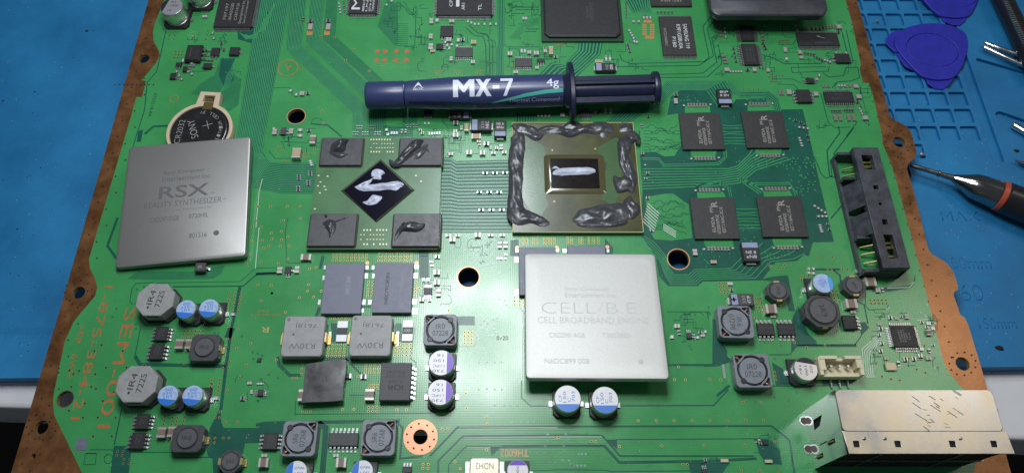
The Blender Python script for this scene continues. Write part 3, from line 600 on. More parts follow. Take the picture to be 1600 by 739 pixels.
def tl(o, s, fl, fh, u=0, v=0, rot=0, material=WHITEP, bold=0.0):
    """lettering on top of a part; sizes and place as fractions of its width and depth"""
    W, Hh = o['w'], o['h']
    return lettering(o, s, fl * (W if rot in (0, 180) else Hh), fh * (Hh if rot in (0, 180) else W), (u*W, v*Hh, o['t'] + 0.002), rot, material, bold)
# large quad flat packs at the far edge
c_ = chip(370, 6, 58, 72, .16, (('S', 40, .94), ('E', 44, .94)), 'quad_flat_chip', label='black square chip with fine pins beside the silver capacitors', out=.1)
for k, (s_, u_) in enumerate((('SonyComputer', .30), ('Entertainment Inc.', .18), ('CXR714120', .05), ('304GGSEI', -.10), ('707197', -.24))): tl(c_, s_, .5 if k < 2 else .36, .075, u_, -.18, 90, GREYPR)
c_ = chip(568, 4, 44, 36, .14, (('S', 16, .9), ('W', 12, .9), ('E', 12, .9)), 'quad_flat_chip', label='black network chip with a large white logo', out=.1)
tl(c_, 'M', .55, .30, -.25, -.05, 90, WHITEP)
for k, (s_, u_) in enumerate((('88E6108', .02), ('LKJ1', .14), ('0716 A2', .25), ('TAIWAN', .36))): tl(c_, s_, .6, .075, u_, -.1, 90)
c_ = chip(726, -6, 86, 60, .16, (('S', 44, .95), ('E', 24, .9), ('W', 24, .9)), 'quad_flat_chip', label='black square chip with many fine pins between logo chip and dark cooler', out=.1, dot=(-.40, -.34, .06))
for s_, u_, v_ in (('TL', .28, -.30), ('AR1', -.02, -.28), ('1', -.12, -.2), ('CP', -.24, -.2)): tl(c_, s_, .17, .06, u_, v_, 90)
# black heat-spread package
W, Hh = WH(908, 20, 126, 88, .1); c = P(908, 20, .1)
o = part('dark_package', curve_mesh('dark_package', [[(p[0], p[1]) for p in rrect(W, Hh, .03)]], .02, .1, mat('package_dark_green', (.012, .045, .02), .4)), c.x, c.y, 0, label='large matte black package with cut corners at the far edge')
mb = MB(); mb.loft([octagon(W*.93, Hh*.90, .18, .1), octagon(W*.93, Hh*.90, .18, .2), octagon(W*.93, Hh*.90, .18, .235, .06)]); ob('cover', mb.mesh('cover', BLACKP), o)
ob('lettering', text_mesh('SONY\nCXD2973', .9, .26, mat('dim_print', (.06, .06, .06), .6)), o, (.3, -.1, .237), (0, 0, R(90)))
# flash memory, second memory and pairs of bus chips
c_ = chip(1047, -8, 64, 36, .1, (), 'memory_chip', MEMP, 'black chip cut by the far edge above the flash memory'); tl(c_, 'KRX1 ANLH', .5, .10, 0, -.28, 180, GREYPR)
c_ = chip(1058.5, 56, 52, 61, .12, (('S', 24, .98), ('N', 24, .98)), 'flash_memory_chip', MEMP, 'black flash memory chip with a row of pins and pale lettering', out=.08)
for s_, L_, u_, v_, h_ in (('SAMSUNG 719', .62, .26, -.02, .12), ('K9F1G08U0A', .62, .06, -.03, .12), ('P1B0', .26, -.12, -.17, .11), ('WCD34BBRC', .46, -.36, -.04, .08)): tl(c_, s_, L_, h_, u_, v_, -90, WHITEP if h_ > .1 else GREYPR)
for (x, y, w, h) in ((1167, 52, 21, 24), (1172.5, 85, 24, 33)):
    c_ = chip(x, y, w, h, .1, (('W', 12, .96), ('E', 12, .96)), 'bus_chip', label=None, out=.13)
    for u_ in (-.2, 0, .2): tl(c_, 'SN74CBT', .7, .12, u_, 0, 90, mat('dim_print', (.1, .1, .1), .6))
c_ = chip(1278, 62, 65, 21, .1, (('S', 32, .96), ('N', 32, .96)), 'bus_chip', out=.1, label='wide black chip with a pale scratch below the black tray')
tl(c_, 'CXM4025R', .4, .16, .1, -.25, 180, mat('dim_print', (.1, .1, .1), .6))
m_ = MB(); m_.add([(-.06, .14, .103), (.02, .12, .103), (.28, 0.02, .103), (.24, .06, .103), (.12, .10, .103), (.05, .16, .103)], [(0, 1, 2, 3, 4, 5)]); ob('scratch', m_.mesh('scratch', GREYPR), c_)
chip(1317, 91, 23, 14, .12, (('N', 2, .9), ('W', 2, .8)), 'small_chip'); chip(1266, 126, 12, 8, .1, (('W', 3, .9), ('E', 3, .9)), 'small_chip', fill=.5)
chip(1256, 150, 22, 20, .13, (('W', 4, .95), ('E', 4, .95)), 'small_chip', out=.11)
c_ = chip(1311, 152, 46, 17, .1, (('S', 14, .95), ('N', 14, .95)), 'bus_chip', out=.12); tl(c_, '741D12B', .3, .2, 0, .2, 0, mat('dim_print', (.1, .1, .1), .6)); tl(c_, '4JA3M010A2', .6, .2, 0, -.15, 0, mat('dim_print', (.1, .1, .1), .6))
# four memory chips beside the processor
for i, (x, y, w, h, lb) in enumerate(((1096, 205, 65, 57, 'far left of the four square memory chips'), (1195, 203, 66, 56, 'far right of the four square memory chips'), (1116.5, 341, 70, 64, 'near left of the four square memory chips'), (1222, 338.5, 71, 63, 'near right of the four square memory chips'))):
    c_ = chip(x, y, w, h, .11, (), 'memory_chip', MEMP, lb, r=.02, ch=.012, dot=(.38, -.38, .045))
    tl(c_, 'R', .14, .15, .03, .34, 90, GREYPR, .02)
    for s_, L_, u_, v_ in (('ELPIDA   PN', .62, -.05, -.03), ('07200WPGE', .46, .06, -.15), ('EDT116AC-3C-E', .62, .17, -.04)): tl(c_, s_, L_, .075, u_, v_, 90, GREYPR, .015)
    for u_, v_ in ((-.42, .42), (.38, .42), (-.36, -.42)):
        m_ = MB(); m_.lathe([(.028, .108), (.028, .1115)], 12, 0, (u_*c_['w'], v_*c_['h'])); ob('pin_mark', m_.mesh('pin_mark', DARKPR), c_)
c_ = chip(1413, 525, 38, 34, .14, (('N', 12, .9), ('S', 12, .9), ('W', 12, .9), ('E', 12, .9)), 'quad_flat_chip', MEMP, 'small dark square chip with pins on four sides by the copper edge', out=.1, dot=(-.36, .36, .05))
for k, s_ in enumerate(('CXD3257', 'A-07A25', '0720S11', 'JAPAN', '1L6')): tl(c_, s_, .55 if k < 3 else .3, .07, -.2 + .1*k, 0, -80 if 0 else 90, GREYPR)
# small outline driver chips
for (x, y, w, h, sd, lb) in ((252, 521, 20, 22, 'WE', None), (245, 549, 21, 25, 'WE', None), (222.5, 658, 21, 24, 'WE', None), (215, 688, 22, 26, 'WE', None), (1196.5, 514, 27, 19, 'NS', None), (1228.5, 514, 27, 19, 'NS', None), (1328, 503, 22, 22, 'E', None), (422.5, 689, 23, 26, 'WE', None)):
    c_ = chip(x, y, w, h, .15, [(q, 4, .96) for q in sd], 'driver_chip', label=lb, out=.12, fill=.5)
    tl(c_, 'F7832', .6, .16, -.08, .1, 90 if sd != 'NS' else 0, mat('dim_print', (.1, .1, .1), .6)); tl(c_, 'P720', .5, .16, .14, .1, 90 if sd != 'NS' else 0, mat('dim_print', (.1, .1, .1), .6))
c_ = chip(536.5, 686, 47, 21, .15, (('N', 7, .96), ('S', 7, .96)), 'controller_chip', label='long grey chip with two pin rows between two square coils', material=GREYP, out=.13, fill=.5); tl(c_, '09733NH', .4, .2, -.02, .15, 0, mat('dim_print', (.1, .1, .1), .6)); tl(c_, '45RC4700A7', .55, .2, -.02, -.2, 0, mat('dim_print', (.1, .1, .1), .6))
for (x, y, w, h, t, sides, m_) in ((818, 98, 27, 14, .1, (('S', 9, .95), ('N', 9, .95)), GREYP), (845, 95, 12, 6, .1, (('S', 3, .95),), BLACKP), (725, 82, 27, 15, .1, (('S', 9, .95), ('N', 9, .95)), GREYP), (698, 49, 20, 17, .12, (('S', 4, .95), ('N', 4, .95)), BLACKP), (687, 73, 11, 9, .08, (('E', 3, .9),), BLACKP), (915, 177, 14, 12, .08, (('W', 5, .9), ('E', 5, .9), ('N', 5, .9), ('S', 5, .9)), GREYP), (669, 176, 14, 8, .1, (('S', 4, .95),), BLACKP), (668.5, 455, 13, 12, .08, (('S', 5, .9), ('N', 5, .9)), GREYP),
        (336, 81, 13, 12, .12, (('S', 2, .9), ('N', 1, .4)), BLACKP), (366, 80, 15, 12, .14, (('E', 1, .5),), BLACKP), (324, 103, 13, 8, .12, (('E', 1, .6), ('W', 1, .6)), BLACKP), (279, 101, 9, 6, .1, (('S', 2, .9),), BLACKP), (289, 108, 7, 8, .1, (('E', 2, .9),), BLACKP), (270, 119, 9, 9, .1, (('E', 3, .9),), BLACKP),
        (450, 422, 10, 11, .1, (('S', 2, .8), ('E', 1, .5)), BLACKP), (443, 205, 8, 11, .1, (('W', 3, .9), ('E', 2, .9)), GREYP), (407, 613, 9, 10, .08, (('E', 4, .9), ('W', 4, .9)), BLACKP), (1077, 524, 8, 9, .08, (('N', 3, .9), ('E', 2, .9)), BLACKP), (636, 733, 15, 10, .1, (('N', 3, .95), ('S', 3, .95)), BLACKP), (1196, 691, 8, 7, .06, (), BLACKP), (1101, 736, 9, 8, .06, (('N', 3, .9),), BLACKP), (1347, 423, 7, 6, .06, (('W', 2, .9),), BLACKP), (405, 562, 6, 6, .05, (), BLACKP)):
    chip(x, y, w, h, t, sides, 'small_chip', m_, fill=.5, ch=.012, r=.015)
c_ = chip(313, 417, 17, 14, .22, (('E', 1, .5),), 'small_chip', GREYP, 'small dark cube half hidden under the grey metal lid'); tl(c_, '8R', .4, .35, 0, 0, 0, GREYPR)
# power transistor with three legs
c_ = chip(302, 82, 25, 25, .24, (), 'power_transistor', label='black three-legged power transistor below the silver capacitors', ch=.05); tl(c_, '78M09', .6, .12, -.15, 0, 90, mat('dim_print', (.1, .1, .1), .6))
for k in (-1, 0, 1):
    m_ = MB(); y_ = k * .2; x_ = c_['w']/2; e_ = .28 if k else .08
    m_.tube([(x_ - .02, y_, .12), (x_ + .08, y_, .12), (x_ + .14, y_ * 1.05, .03), (x_ + .14 + e_, y_ * 1.1, .02)], .035, 6); ob('leg', m_.mesh('leg', SOLDER), c_)
m_ = MB(); m_.box((-.02, -c_['h']/2 - .08, .03), (.24, .14, .05)); ob('solder_tab', m_.mesh('solder_tab', SOLDER), c_)
# tantalum blocks with a pale polarity bar
for (x, y, w, h, t, bar, rot, txt, lb) in ((718.5, 180, 31, 12, .18, 'E', 180, ('0E128', 'NEC'), 'polarity block half under the syringe'), (752, 195.5, 32, 18, .22, 'W', 180, ('330', 'NEC'), 'polarity block with pale left end between syringe and processor'), (781.5, 201, 19, 26, .22, 'S', 0, ('NE 6', '8Ne'), 'upright polarity block with pale near end left of the processor'), (946, 105, 32, 13, .2, 'W', 0, ('NE', '0R'), 'polarity block with pale left end behind the plunger'), (1132, 151, 22, 24, .22, 'S', 180, ('eN8', 'NE 8'), 'polarity block with pale near end between two memory chips'), (1173, 393, 27, 31, .24, 'N', 0, ('NE 8', 'eN8'), 'polarity block with pale far end between the near memory chips'), (1159.5, 468, 37, 19, .25, 'W', 0, ('330', '4T7P'), 'grey block marked with a plus behind a round coil')):
    c_ = chip(x, y, w, h, t, (), 'tantalum_capacitor', GREYP if txt[1] == '4T7P' else BLACKP, lb, ch=.025); W, Hh = c_['w'], c_['h']
    f_ = .30
    bx = {'E': (W*(.5 - f_/2) - .02, 0, W*f_ - .03, Hh - .05), 'W': (-W*(.5 - f_/2) + .02, 0, W*f_ - .03, Hh - .05), 'S': (0, -Hh*(.5 - f_/2) + .02, W - .05, Hh*f_ - .03), 'N': (0, Hh*(.5 - f_/2) - .02, W - .05, Hh*f_ - .03)}[bar]
    m_ = MB(); m_.box((bx[0], bx[1], t), (bx[2], bx[3], .004)); ob('polarity_bar', m_.mesh('polarity_bar', LILAC), c_)
    off = {'E': (-.15, 0), 'W': (.17, 0), 'S': (0, .16), 'N': (0, -.16)}[bar]
    if bar in 'EW':
        for k, s_ in enumerate(txt): tl(c_, s_, .62, .15, off[0] - .10 + .22*k, 0, 90, WHITEP if k else GREYPR)
        if txt[1] == '4T7P': tl(c_, '+', .22, .35, -.35, 0, 0, DARKPR, .04)
    else:
        for k, s_ in enumerate(txt): tl(c_, s_, .58, .15, 0, off[1] + .12 - .22*k, rot, WHITEP)
    m_ = MB()
    for sx in (-1, 1):
        if bar in 'EW': m_.box((sx*(W/2 + .02), 0, .06), (.05, Hh*.55, .09))
        else: m_.box((0, sx*(Hh/2 + .02), .06), (W*.55, .05, .09))
    ob('terminal_pair', m_.mesh('terminal', TIN), c_)
# flat slate-blue decoupling blocks
for (x, y, w, h, t1, t2, lb) in ((536, 450, 62, 79, 'NEC/TOKIN', '0E128', 'left of the two flat slate-blue blocks below the graphics package'), (614, 449, 61, 78, 'NEC/TOKIN', '', 'right of the two flat slate-blue blocks below the graphics package'), (840, 423, 59, 75, '', '', 'slate-blue block mostly covered by the pale lid, left one'), (918, 422, 60, 77, '', '', 'slate-blue block mostly covered by the pale lid, right one')):
    c_ = chip(x, y, w, h, .2, (), 'decoupling_block', SLATE, lb, r=.03, ch=.015)
    m_ = MB(); m_.box((0, 0, .05), (c_['w'] - .03, c_['h'] - .03, .08)); ob('lower_body', m_.mesh('lower_body', RUBBER), c_)
    faint = mat('faint_slate_print', (.18, .19, .24), .6)
    if t1: tl(c_, t1, .62, .09, -.15, -.02, 90, faint if t2 else mat('dark_slate_print', (.06, .065, .09), .6), .02)
    if t2: tl(c_, t2, .34, .10, .12, .05, 90, mat('slate_print', (.30, .31, .36), .6)); tl(c_, 'Japan', .2, .07, .33, .2, 90, faint)
# shunt resistors
for (x, y, txt) in ((534.5, 517.5, ''), (637, 516.5, '1001')):
    c = P(x, y, .06); W, Hh = WH(x, y, 16, 32, .06); m_ = MB()
    m_.box((0, 0, .035), (W*.96, Hh*.34, .07), 0); m_.box((0, Hh*.335, .034), (W, Hh*.33, .06), 1); m_.box((0, -Hh*.335, .034), (W, Hh*.33, .06), 1)
    o = part('shunt_resistor', m_.mesh('shunt_resistor', [BLACKP if not txt else GREYP, mat('white_tin', (.58, .59, .61), .42, metal=.3)]), c.x, c.y, .012)
    if txt: lettering(o, txt, W*.7, Hh*.16, (0, 0, .072), 180, WHITEP)

# ---- coils
def coil_moulded(x, y, w, h, lb):
    t = .42; c = P(x, y, t); W, Hh = WH(x, y, w, h, t)
    mb = MB(); mb.loft([rrect(W - .06, Hh - .06, .1, .05, 5), rrect(W, Hh, .12, .12, 5), rrect(W, Hh, .12, t - .03, 5), rrect(W - .05, Hh - .05, .12, t, 5)])
    me = mb.mesh('body', FERRITE); shade(me, 40); o = part('moulded_coil', me, c.x, c.y, .012, 0, lb)
    o['w'], o['h'], o['t'] = W, Hh, t
    pr = mat('pressed_print', (.085, .085, .09), .6)
    tl(o, '7618J', .50, .13, .05, .27, 180, pr, -.012); tl(o, 'R30W', .62, .13, 0, -.24, 180, pr, -.012)
    m_ = MB(); m_.lathe([(.035, t - .01), (.035, t + .002)], 14, 0, (-.24*W, .04*Hh)); ob('dot', m_.mesh('dot', pr), o)
    m_ = MB(); m_.lathe([(.055, t - .01), (.055, t + .0015)], 18, 0, (-.4*W, .41*Hh)); ob('moulding_mark', m_.mesh('moulding_mark', mat('ferrite_mark', (.15, .155, .165), .5)), o)
    for sx in (1, -1):
        m_ = MB(); m_.box((sx*(W/2 + .02), 0, .17), (.05, .28, .28)); m_.box((sx*(W/2 + .08), 0, .03), (.12, .3, .04)); ob('terminal', m_.mesh('terminal', GOLD), o)
coil_moulded(474, 525, 65, 63.5, 'left of the two square grey moulded coils'); coil_moulded(579.5, 524, 65, 64, 'right of the two square grey moulded coils')
def coil_shielded(x, y, w, h, t1, t2, rot, diag, lb, t=.45, rz=0, material=FERRITEB):
    c = P(x, y, t); W, Hh = WH(x, y, w, h, t); r = W * .425
    ca = math.cos; tri = []
    for sx, sy in ((1, 1), (-1, -1)) if diag > 0 else ((-1, 1), (1, -1)):
        tri.append([(sx*W*.44, sy*Hh*.44), (sx*W*.44, sy*Hh*.245), (sx*W*.385, sy*Hh*.205), (sx*W*.205, sy*Hh*.385), (sx*W*.245, sy*Hh*.44)])
    outer_ = [(p[0], p[1]) for p in rrect(W, Hh, .13, 0, 6)]
    circle_ = [(r*math.cos(2*math.pi*k/40), r*math.sin(2*math.pi*k/40)) for k in range(40)]
    me = curve_mesh('shielded_coil', [outer_, circle_] + tri, .06, t, material, .018); shade(me, 40)
    o = part('shielded_coil', me, c.x, c.y, .012, rz, lb); o['w'], o['h'], o['t'] = W, Hh, t - .015
    m_ = MB(); m_.loft([rrect(W - .04, Hh - .04, .1, .0), rrect(W - .03, Hh - .03, .1, .075)]); m_.box((0, 0, t - .17), (W - .06, Hh - .06, .06)); ob('base', m_.mesh('base', RUBBER), o)
    m_ = MB(); m_.lathe([(r*.88, .1), (r*.88, t - .035), (r*.85, t - .015)], 40); me = m_.mesh('drum', material); shade(me, 40); ob('drum', me, o)
    m_ = MB()
    for a0, a1 in ((20, 160), (200, 340)):
        m_.tube([(r*.945*math.cos(R(a + 45*diag)), r*.945*math.sin(R(a + 45*diag)), t - .005) for a in range(a0, a1, 7)], .014, 6)
    ob('retaining_wire', m_.mesh('retaining_wire', RUBBER), o)
    for sx, sy in ((1, 1), (-1, -1)) if diag < 0 else ((-1, 1), (1, -1)):
        m_ = MB(); m_.lathe([(.085, t - .05), (.085, t + .006), (.07, t + .014)], 14, 0, (sx*r*.70, sy*r*.70)); ob('glue_drop', m_.mesh('glue_drop', RUBBER), o)
    for sx, sy in ((1, 1), (-1, -1)) if diag > 0 else ((-1, 1), (1, -1)):
        m_ = MB(); m_.tube([(sx*W*.30, sy*Hh*.32, t - .09), (sx*W*.36, sy*Hh*.38, t - .05), (sx*W*.42, sy*Hh*.43, t - .1)], .022, 6); ob('wire_end', m_.mesh('wire_end', PINKCU), o)
    a_ = R(rot); n_ = Vector((-math.sin(a_), math.cos(a_)))
    lettering(o, t1, W*.27, W*.15, (n_.x*W*.11, n_.y*W*.11, t - .012), rot, DARKPR, -.012); lettering(o, t2, W*.46, W*.15, (-n_.x*W*.10, -n_.y*W*.10, t - .012), rot, DARKPR, -.012)
    return o
coil_shielded(688, 515, 52, 48.5, 'IR0', '07228', 0, -1, 'square coil with round drum directly above the purple capped cans')
coil_shielded(467.5, 684.5, 54, 55.5, '5R6', '07268', 90, 1, 'left of the two square coils at the near edge')
coil_shielded(591, 683, 54, 56.5, '5R6', '07268', 90, 1, 'right of the two square coils at the near edge')
coil_shielded(1149.5, 502.5, 54, 50.5, 'IR6', '07298', -90, 1, 'square coil with round drum in front of the plus-marked block', rz=R(-1))
coil_shielded(1176, 578.5, 56, 53, 'IR0', '07228', 0, -1, 'square coil with round drum nearest the silver port housing')
def coil_octagon(x, y, w, h, lb):
    t = .62; c = P(x, y, t); W, Hh = WH(x, y, w, h, t)
    mb = MB(); mb.loft([octagon(W*.92, Hh*.92, .26, .1), octagon(W, Hh, .3, .2), octagon(W, Hh, .3, t - .02), octagon(W, Hh, .3, t, .02)])
    o = part('octagonal_coil', mb.mesh('octagonal_coil', FERRITE), c.x, c.y, .012, 0, lb); o['w'], o['h'], o['t'] = W, Hh, t
    m_ = MB(); m_.loft([octagon(W*1.02, Hh*1.02, .24, 0), octagon(W*1.02, Hh*1.02, .24, .14)]); m_.box((0, -Hh*.45, t - .1), (W*.3, .12, .09)); ob('base', m_.mesh('base', RUBBER), o)
    tl(o, '•IR4', .58, .15, -.12, .0, 83, DARKPR, .0); tl(o, '722S', .52, .15, .12, .02, 83, DARKPR, .0)
coil_octagon(242.5, 468, 58, 50, 'far one of the two grey octagonal coils'); coil_octagon(213.5, 599.5, 62, 57, 'near one of the two grey octagonal coils')
_tl = tl
def coil_drum(x, y, rpx, bw, bh, txt, rot, tabs, lb, t=.36, square=False):
    c = P(x, y, t); s_ = S(x, y, t); r = rpx / s_; W, Hh = WH(x, y, bw, bh, t)
    mb = MB()
    cc = .28*W if not square else .13*W
    ring = lambda k, z: octagon(W*k, Hh*k, cc*k, z)
    mb.loft([ring(.96, 0), ring(1, .05), ring(1, t*.8), ring(.97, t*.88)]); o = part('drum_coil', mb.mesh('drum_coil', FERRITED), c.x, c.y, .012, 0, lb); o['w'], o['h'], o['t'] = W, Hh, t
    m_ = MB(); m_.lathe([(r*1.12, t*.86), (r*1.12, t*.9), (r*1.02, t*.9)], 30, cap1=False); ob('gap_ring', m_.mesh('gap_ring', RUBBER), o)
    m_ = MB(); m_.lathe([(r, t*.8), (r, t - .015), (r*.96, t)], 30); me = m_.mesh('drum', mat('drum_ferrite', (.085, .087, .095), .4, var=.15, vscale=9)); shade(me, 40); ob('drum', me, o)
    for dx, dy in ((1, 0), (-1, 0)) if tabs == 'x' else ((0, 1), (0, -1)):
        m_ = MB(); m_.box((dx*W*.47, dy*Hh*.47, t*.62), (.08 if dx else .17, .08 if dy else .17, .2)); m_.box((dx*W*.50, dy*Hh*.50, .03), (.12 if dx else .2, .12 if dy else .2, .04)); ob('terminal', m_.mesh('terminal', BRASS), o)
    lettering(o, txt, r*1.0, r*.42, (0, 0, t + .002), rot, DARKPR if r > .3 else DARKPR, .0)
coil_drum(319, 542, 14.5, 46, 42, 'IR0', 0, 'x', 'dark coil with round drum below the far pair of blue cans', .42, True)
coil_drum(292, 684, 15, 50, 43, 'IR0', 0, 'x', 'dark coil with round drum below the near pair of blue cans', .42, True)
coil_drum(359.5, 720, 13, 36, 36, '2R0', 0, 'x', 'small dark round coil at the near edge'); coil_drum(1216, 454, 12.5, 36, 30, 'IR0', -90, 'y', 'small dark round coil left of the silver can')
coil_drum(1335, 445.5, 12.5, 36, 30, '2R0', -70, 'y', 'small dark round coil right of the silver can'); coil_drum(1286, 485, 20.5, 56, 50, '3R9', -80, 'y', 'big dark round coil in front of the silver can', .5)

# ---- electrolytic cans
def can(x, y, rpx, t, lb, body=ALU, top=ALUW, segm=None, segang=0, segcut=.25, lines=(), trot=0, tmat=BLUELT, base=1.12, lsize=.2):
    c = P(x, y, t); r = rpx / S(x, y, t)
    mb = MB(); mb.lathe([(r*.93, .1), (r*.97, .13), (r*.97, .17), (r*.91, .19), (r*.97, .22), (r, .25), (r, t - .05), (r*.985, t - .02), (r*.94, t)], 40)
    me = mb.mesh('capacitor_can', body); shade(me, 50); o = part('capacitor_can', me, c.x, c.y, .012, 0, lb)
    b_ = r * base; mb = MB(); q = b_*.55
    pl = [(b_, b_, 0), (-b_, b_, 0), (-b_, -b_ + q*.5, 0), (-b_ + q*.5, -b_, 0), (b_ - q*.5, -b_, 0), (b_, -b_ + q*.5, 0)]
    mb.loft([[(p[0], p[1], z) for p in pl] for z in (0, .1)] + [[(p[0]*.96, p[1]*.96, .13) for p in pl]]); ob('base', mb.mesh('base', RUBBER), o)
    mb = MB(); mb.box((b_*1.0, 0, .025), (.2, .14, .04)); mb.box((-b_*1.0, 0, .025), (.2, .14, .04)); ob('terminal_pair', mb.mesh('terminal', SOLDER), o)
    mb = MB(); mb.lathe([(r*.95, t - .004), (r*.935, t + .002)], 40); ob('top_disc', mb.mesh('top_disc', top), o)
    if segm:
        a0 = math.acos(segcut); pts = [(r*.93*math.cos(R(segang) - a0 + 2*a0*k/20), r*.93*math.sin(R(segang) - a0 + 2*a0*k/20), t + .004) for k in range(21)]
        mb = MB(); mb.add(pts, [tuple(range(21))]); ob('polarity_mark', mb.mesh('polarity_mark', segm), o)
    for s_, u, v, L_ in lines: lettering(o, s_, L_*r, lsize*r, (u*r, v*r, t + .0055), trot, tmat)
    return o
blk = mat('black_lettering', (.03, .03, .04), .5)
can(268, 11, 17.6, .78, 'nearer of the two tall silver capacitor cans at the far left corner', top=mat('grey_top', (.42, .42, .45), .35, metal=.5), segm=RUBBER, segang=165, segcut=.55, lines=(('0001', .25, .1, .7), ('A7', -.1, -.45, .4), ('16', .1, .5, .4)), trot=180, tmat=blk, base=1.1)
can(306, -17, 17.6, .78, 'tall silver capacitor can cut off by the far edge', base=1.1)
for k, (x, y, r_, lb) in enumerate(((290.5, 483, 15.6, 'far pair of blue topped cans, left one'), (326.5, 481.5, 15.6, 'far pair of blue topped cans, right one'), (262.5, 617.5, 16.4, 'near pair of blue topped cans, left one'), (301, 617.5, 16.4, 'near pair of blue topped cans, right one'))):
    can(x, y, r_, .58, lb, top=ALUB, segm=BLUEPR, segang=-95, segcut=.38, lines=(('02D', 0, .55, .7), ('330', -.1, .2, .9), ('2R5', 0, -.12, .9)), trot=8, base=1.15, lsize=.24)
for k, (x, y, lb) in enumerate(((689.5, 566.5, 'far one of the two purple marked white cans'), (688, 612.5, 'near one of the two purple marked white cans'))):
    can(x, y, 20.6, .62, lb, top=ALUW, segm=PURPLE, segang=0, segcut=.46, lines=(('730', -.2, -.62, .9), ('11PC', -.2, -.24, .9), ('150', -.2, .16, .8), ('16', -.1, .56, .5)), trot=180, tmat=mat('violet_lettering', (.16, .13, .30), .5), base=1.06)
for k, (x, y, lb) in enumerate(((887, 622.5, 'left of the two blue and white cans in front of the pale lid'), (945.5, 624.5, 'right of the two blue and white cans in front of the pale lid'))):
    can(x, y, 21.4, .68, lb, top=ALUW, segm=BLUEPR, segang=-90, segcut=.42, lines=(('CF', -.55, .02, .5), ('150', -.22, .12, .8), ('C', .1, -.1, .3), ('703', .42, .15, .75)), trot=90, base=1.04, lsize=.22)
can(1286, 442.5, 16.4, .62, 'silver can with pale blue top behind the big dark coil', top=ALUB, segm=mat('sky_print', (.06, .35, .75), .35), segang=0, segcut=.55, lines=(('CF', -.4, 0, .5), ('330', -.1, 0, .8), ('6C', .2, 0, .5)), trot=-90, base=1.1, lsize=.26)
can(1259, 576, 19, .5, 'silver can with black marked top beside the cream connector', top=mat('silver_top', (.6, .6, .62), .3, metal=.6), segm=RUBBER, segang=80, segcut=.5, lines=(('16v', -.45, -.1, .75), ('100', 0, -.15, .8), ('07Z', .42, -.05, .6)), trot=-90, tmat=blk, base=1.12)
can(463, 737, 17.4, .62, 'blue marked can cut by the near edge under the left square coil', top=ALUW, segm=BLUEPR, segang=180, segcut=.35, lines=(('0786', .25, .35, .9), ('100', .25, -.1, .8)), trot=0)
can(566, 736, 17.4, .62, 'blue marked can cut by the near edge under the right square coil', top=ALUW, segm=BLUEPR, segang=180, segcut=.35, lines=(('0786', .25, .35, .9), ('100', .25, -.1, .8)), trot=0)
can(809, 735, 17.2, .62, 'purple topped can cut by the near edge beside the metal crystal', top=ALUW, segm=PURPLE, segang=90, segcut=.5, lines=(('V101', 0, .1, .9), ('330', 0, -.3, .8)), trot=90, tmat=mat('violet_lettering', (.16, .13, .30), .5))
# crystals, graphite pad, power stage
c_ = chip(757, 731, 47, 34, .22, (), 'crystal', mat('crystal_can', (.52, .49, .38), .35, metal=.7, var=.15, vscale=6), 'silvery rectangular crystal at the near edge', r=.06, ch=.03); tl(c_, 'NDH2', .6, .3, 0, .1, 180, mat('dim_tan', (.3, .28, .22), .6))
m_ = MB(); m_.box((c_['w']/2 + .06, 0, .03), (.12, .4, .05)); m_.box((-c_['w']/2 - .06, 0, .03), (.12, .4, .05)); ob('terminal_pair', m_.mesh('terminal', SOLDER), c_)
chip(1392.5, 572, 17, 13, .09, (), 'crystal', mat('ceramic_lid', (.60, .52, .36), .45, metal=.3), 'tiny cream crystal below the four-sided chip')
c_ = chip(618, 595.5, 48.5, 59, .3, (('E', 7, .9),), 'power_stage', mat('speckled_grey', (.085, .085, .095), .6, var=.5, vscale=40, bump=.3, bscale=60), 'speckled dark grey square module with upside-down lettering', out=.1)
pr = mat('pressed_print2', (.025, .025, .03), .6)
tl(c_, 'IOR', .52, .14, 0, -.16, 180, pr, .02); tl(c_, '0709', .46, .08, 0, .0, 180, pr, -.01); tl(c_, 'A3G254', .62, .08, .0, .13, 180, pr, -.01); tl(c_, 'iP2034P', .62, .08, .0, .25, 180, pr, -.01)
c_ = chip(506, 597, 50, 56, .26, (('E', 7, .9),), 'power_stage', GREYP)
mb = MB(); n_ = 14; W, Hh = 1.18, 1.16
vs = []; fs = []; q = random.Random(3)
for i in range(n_ + 1):
    for j in range(n_ + 1):
        u, v = i/n_*2 - 1, j/n_*2 - 1
        zz = .33 + .02*math.sin(3*u + 1)*math.cos(2*v) + .015*q.random() - .03*max(0, u*u*v*v)
        vs.append((u*W/2*(1 + .02*math.sin(4*v)), v*Hh/2*(1 + .03*math.sin(2*u + .6)) + .05*u, zz))
top_n = len(vs)
for (x_, y_, z_) in list(vs): vs.append((x_, y_, z_ - .10))
idx = lambda i, j, k=0: i*(n_+1) + j + k*top_n
for i in range(n_):
    for j in range(n_):
        fs.append((idx(i,j), idx(i+1,j), idx(i+1,j+1), idx(i,j+1))); fs.append((idx(i,j,1), idx(i,j+1,1), idx(i+1,j+1,1), idx(i+1,j,1)))
for i in range(n_):
    fs.append((idx(i,0), idx(i,0,1), idx(i+1,0,1), idx(i+1,0))); fs.append((idx(i,n_), idx(i+1,n_), idx(i+1,n_,1), idx(i,n_,1)))
    fs.append((idx(0,i), idx(0,i+1), idx(0,i+1,1), idx(0,i,1))); fs.append((idx(n_,i), idx(n_,i,1), idx(n_,i+1,1), idx(n_,i+1)))
mb.add(vs, fs); me = mb.mesh('thermal_pad', PADG); shade(me, 60)
c = P(506.5, 595.5, .33); tp = thing('thermal_pad', 'soft dark grey thermal pad lying on the module below the left moulded coil', 'thermal pad', (c.x, c.y, .02), me=me)
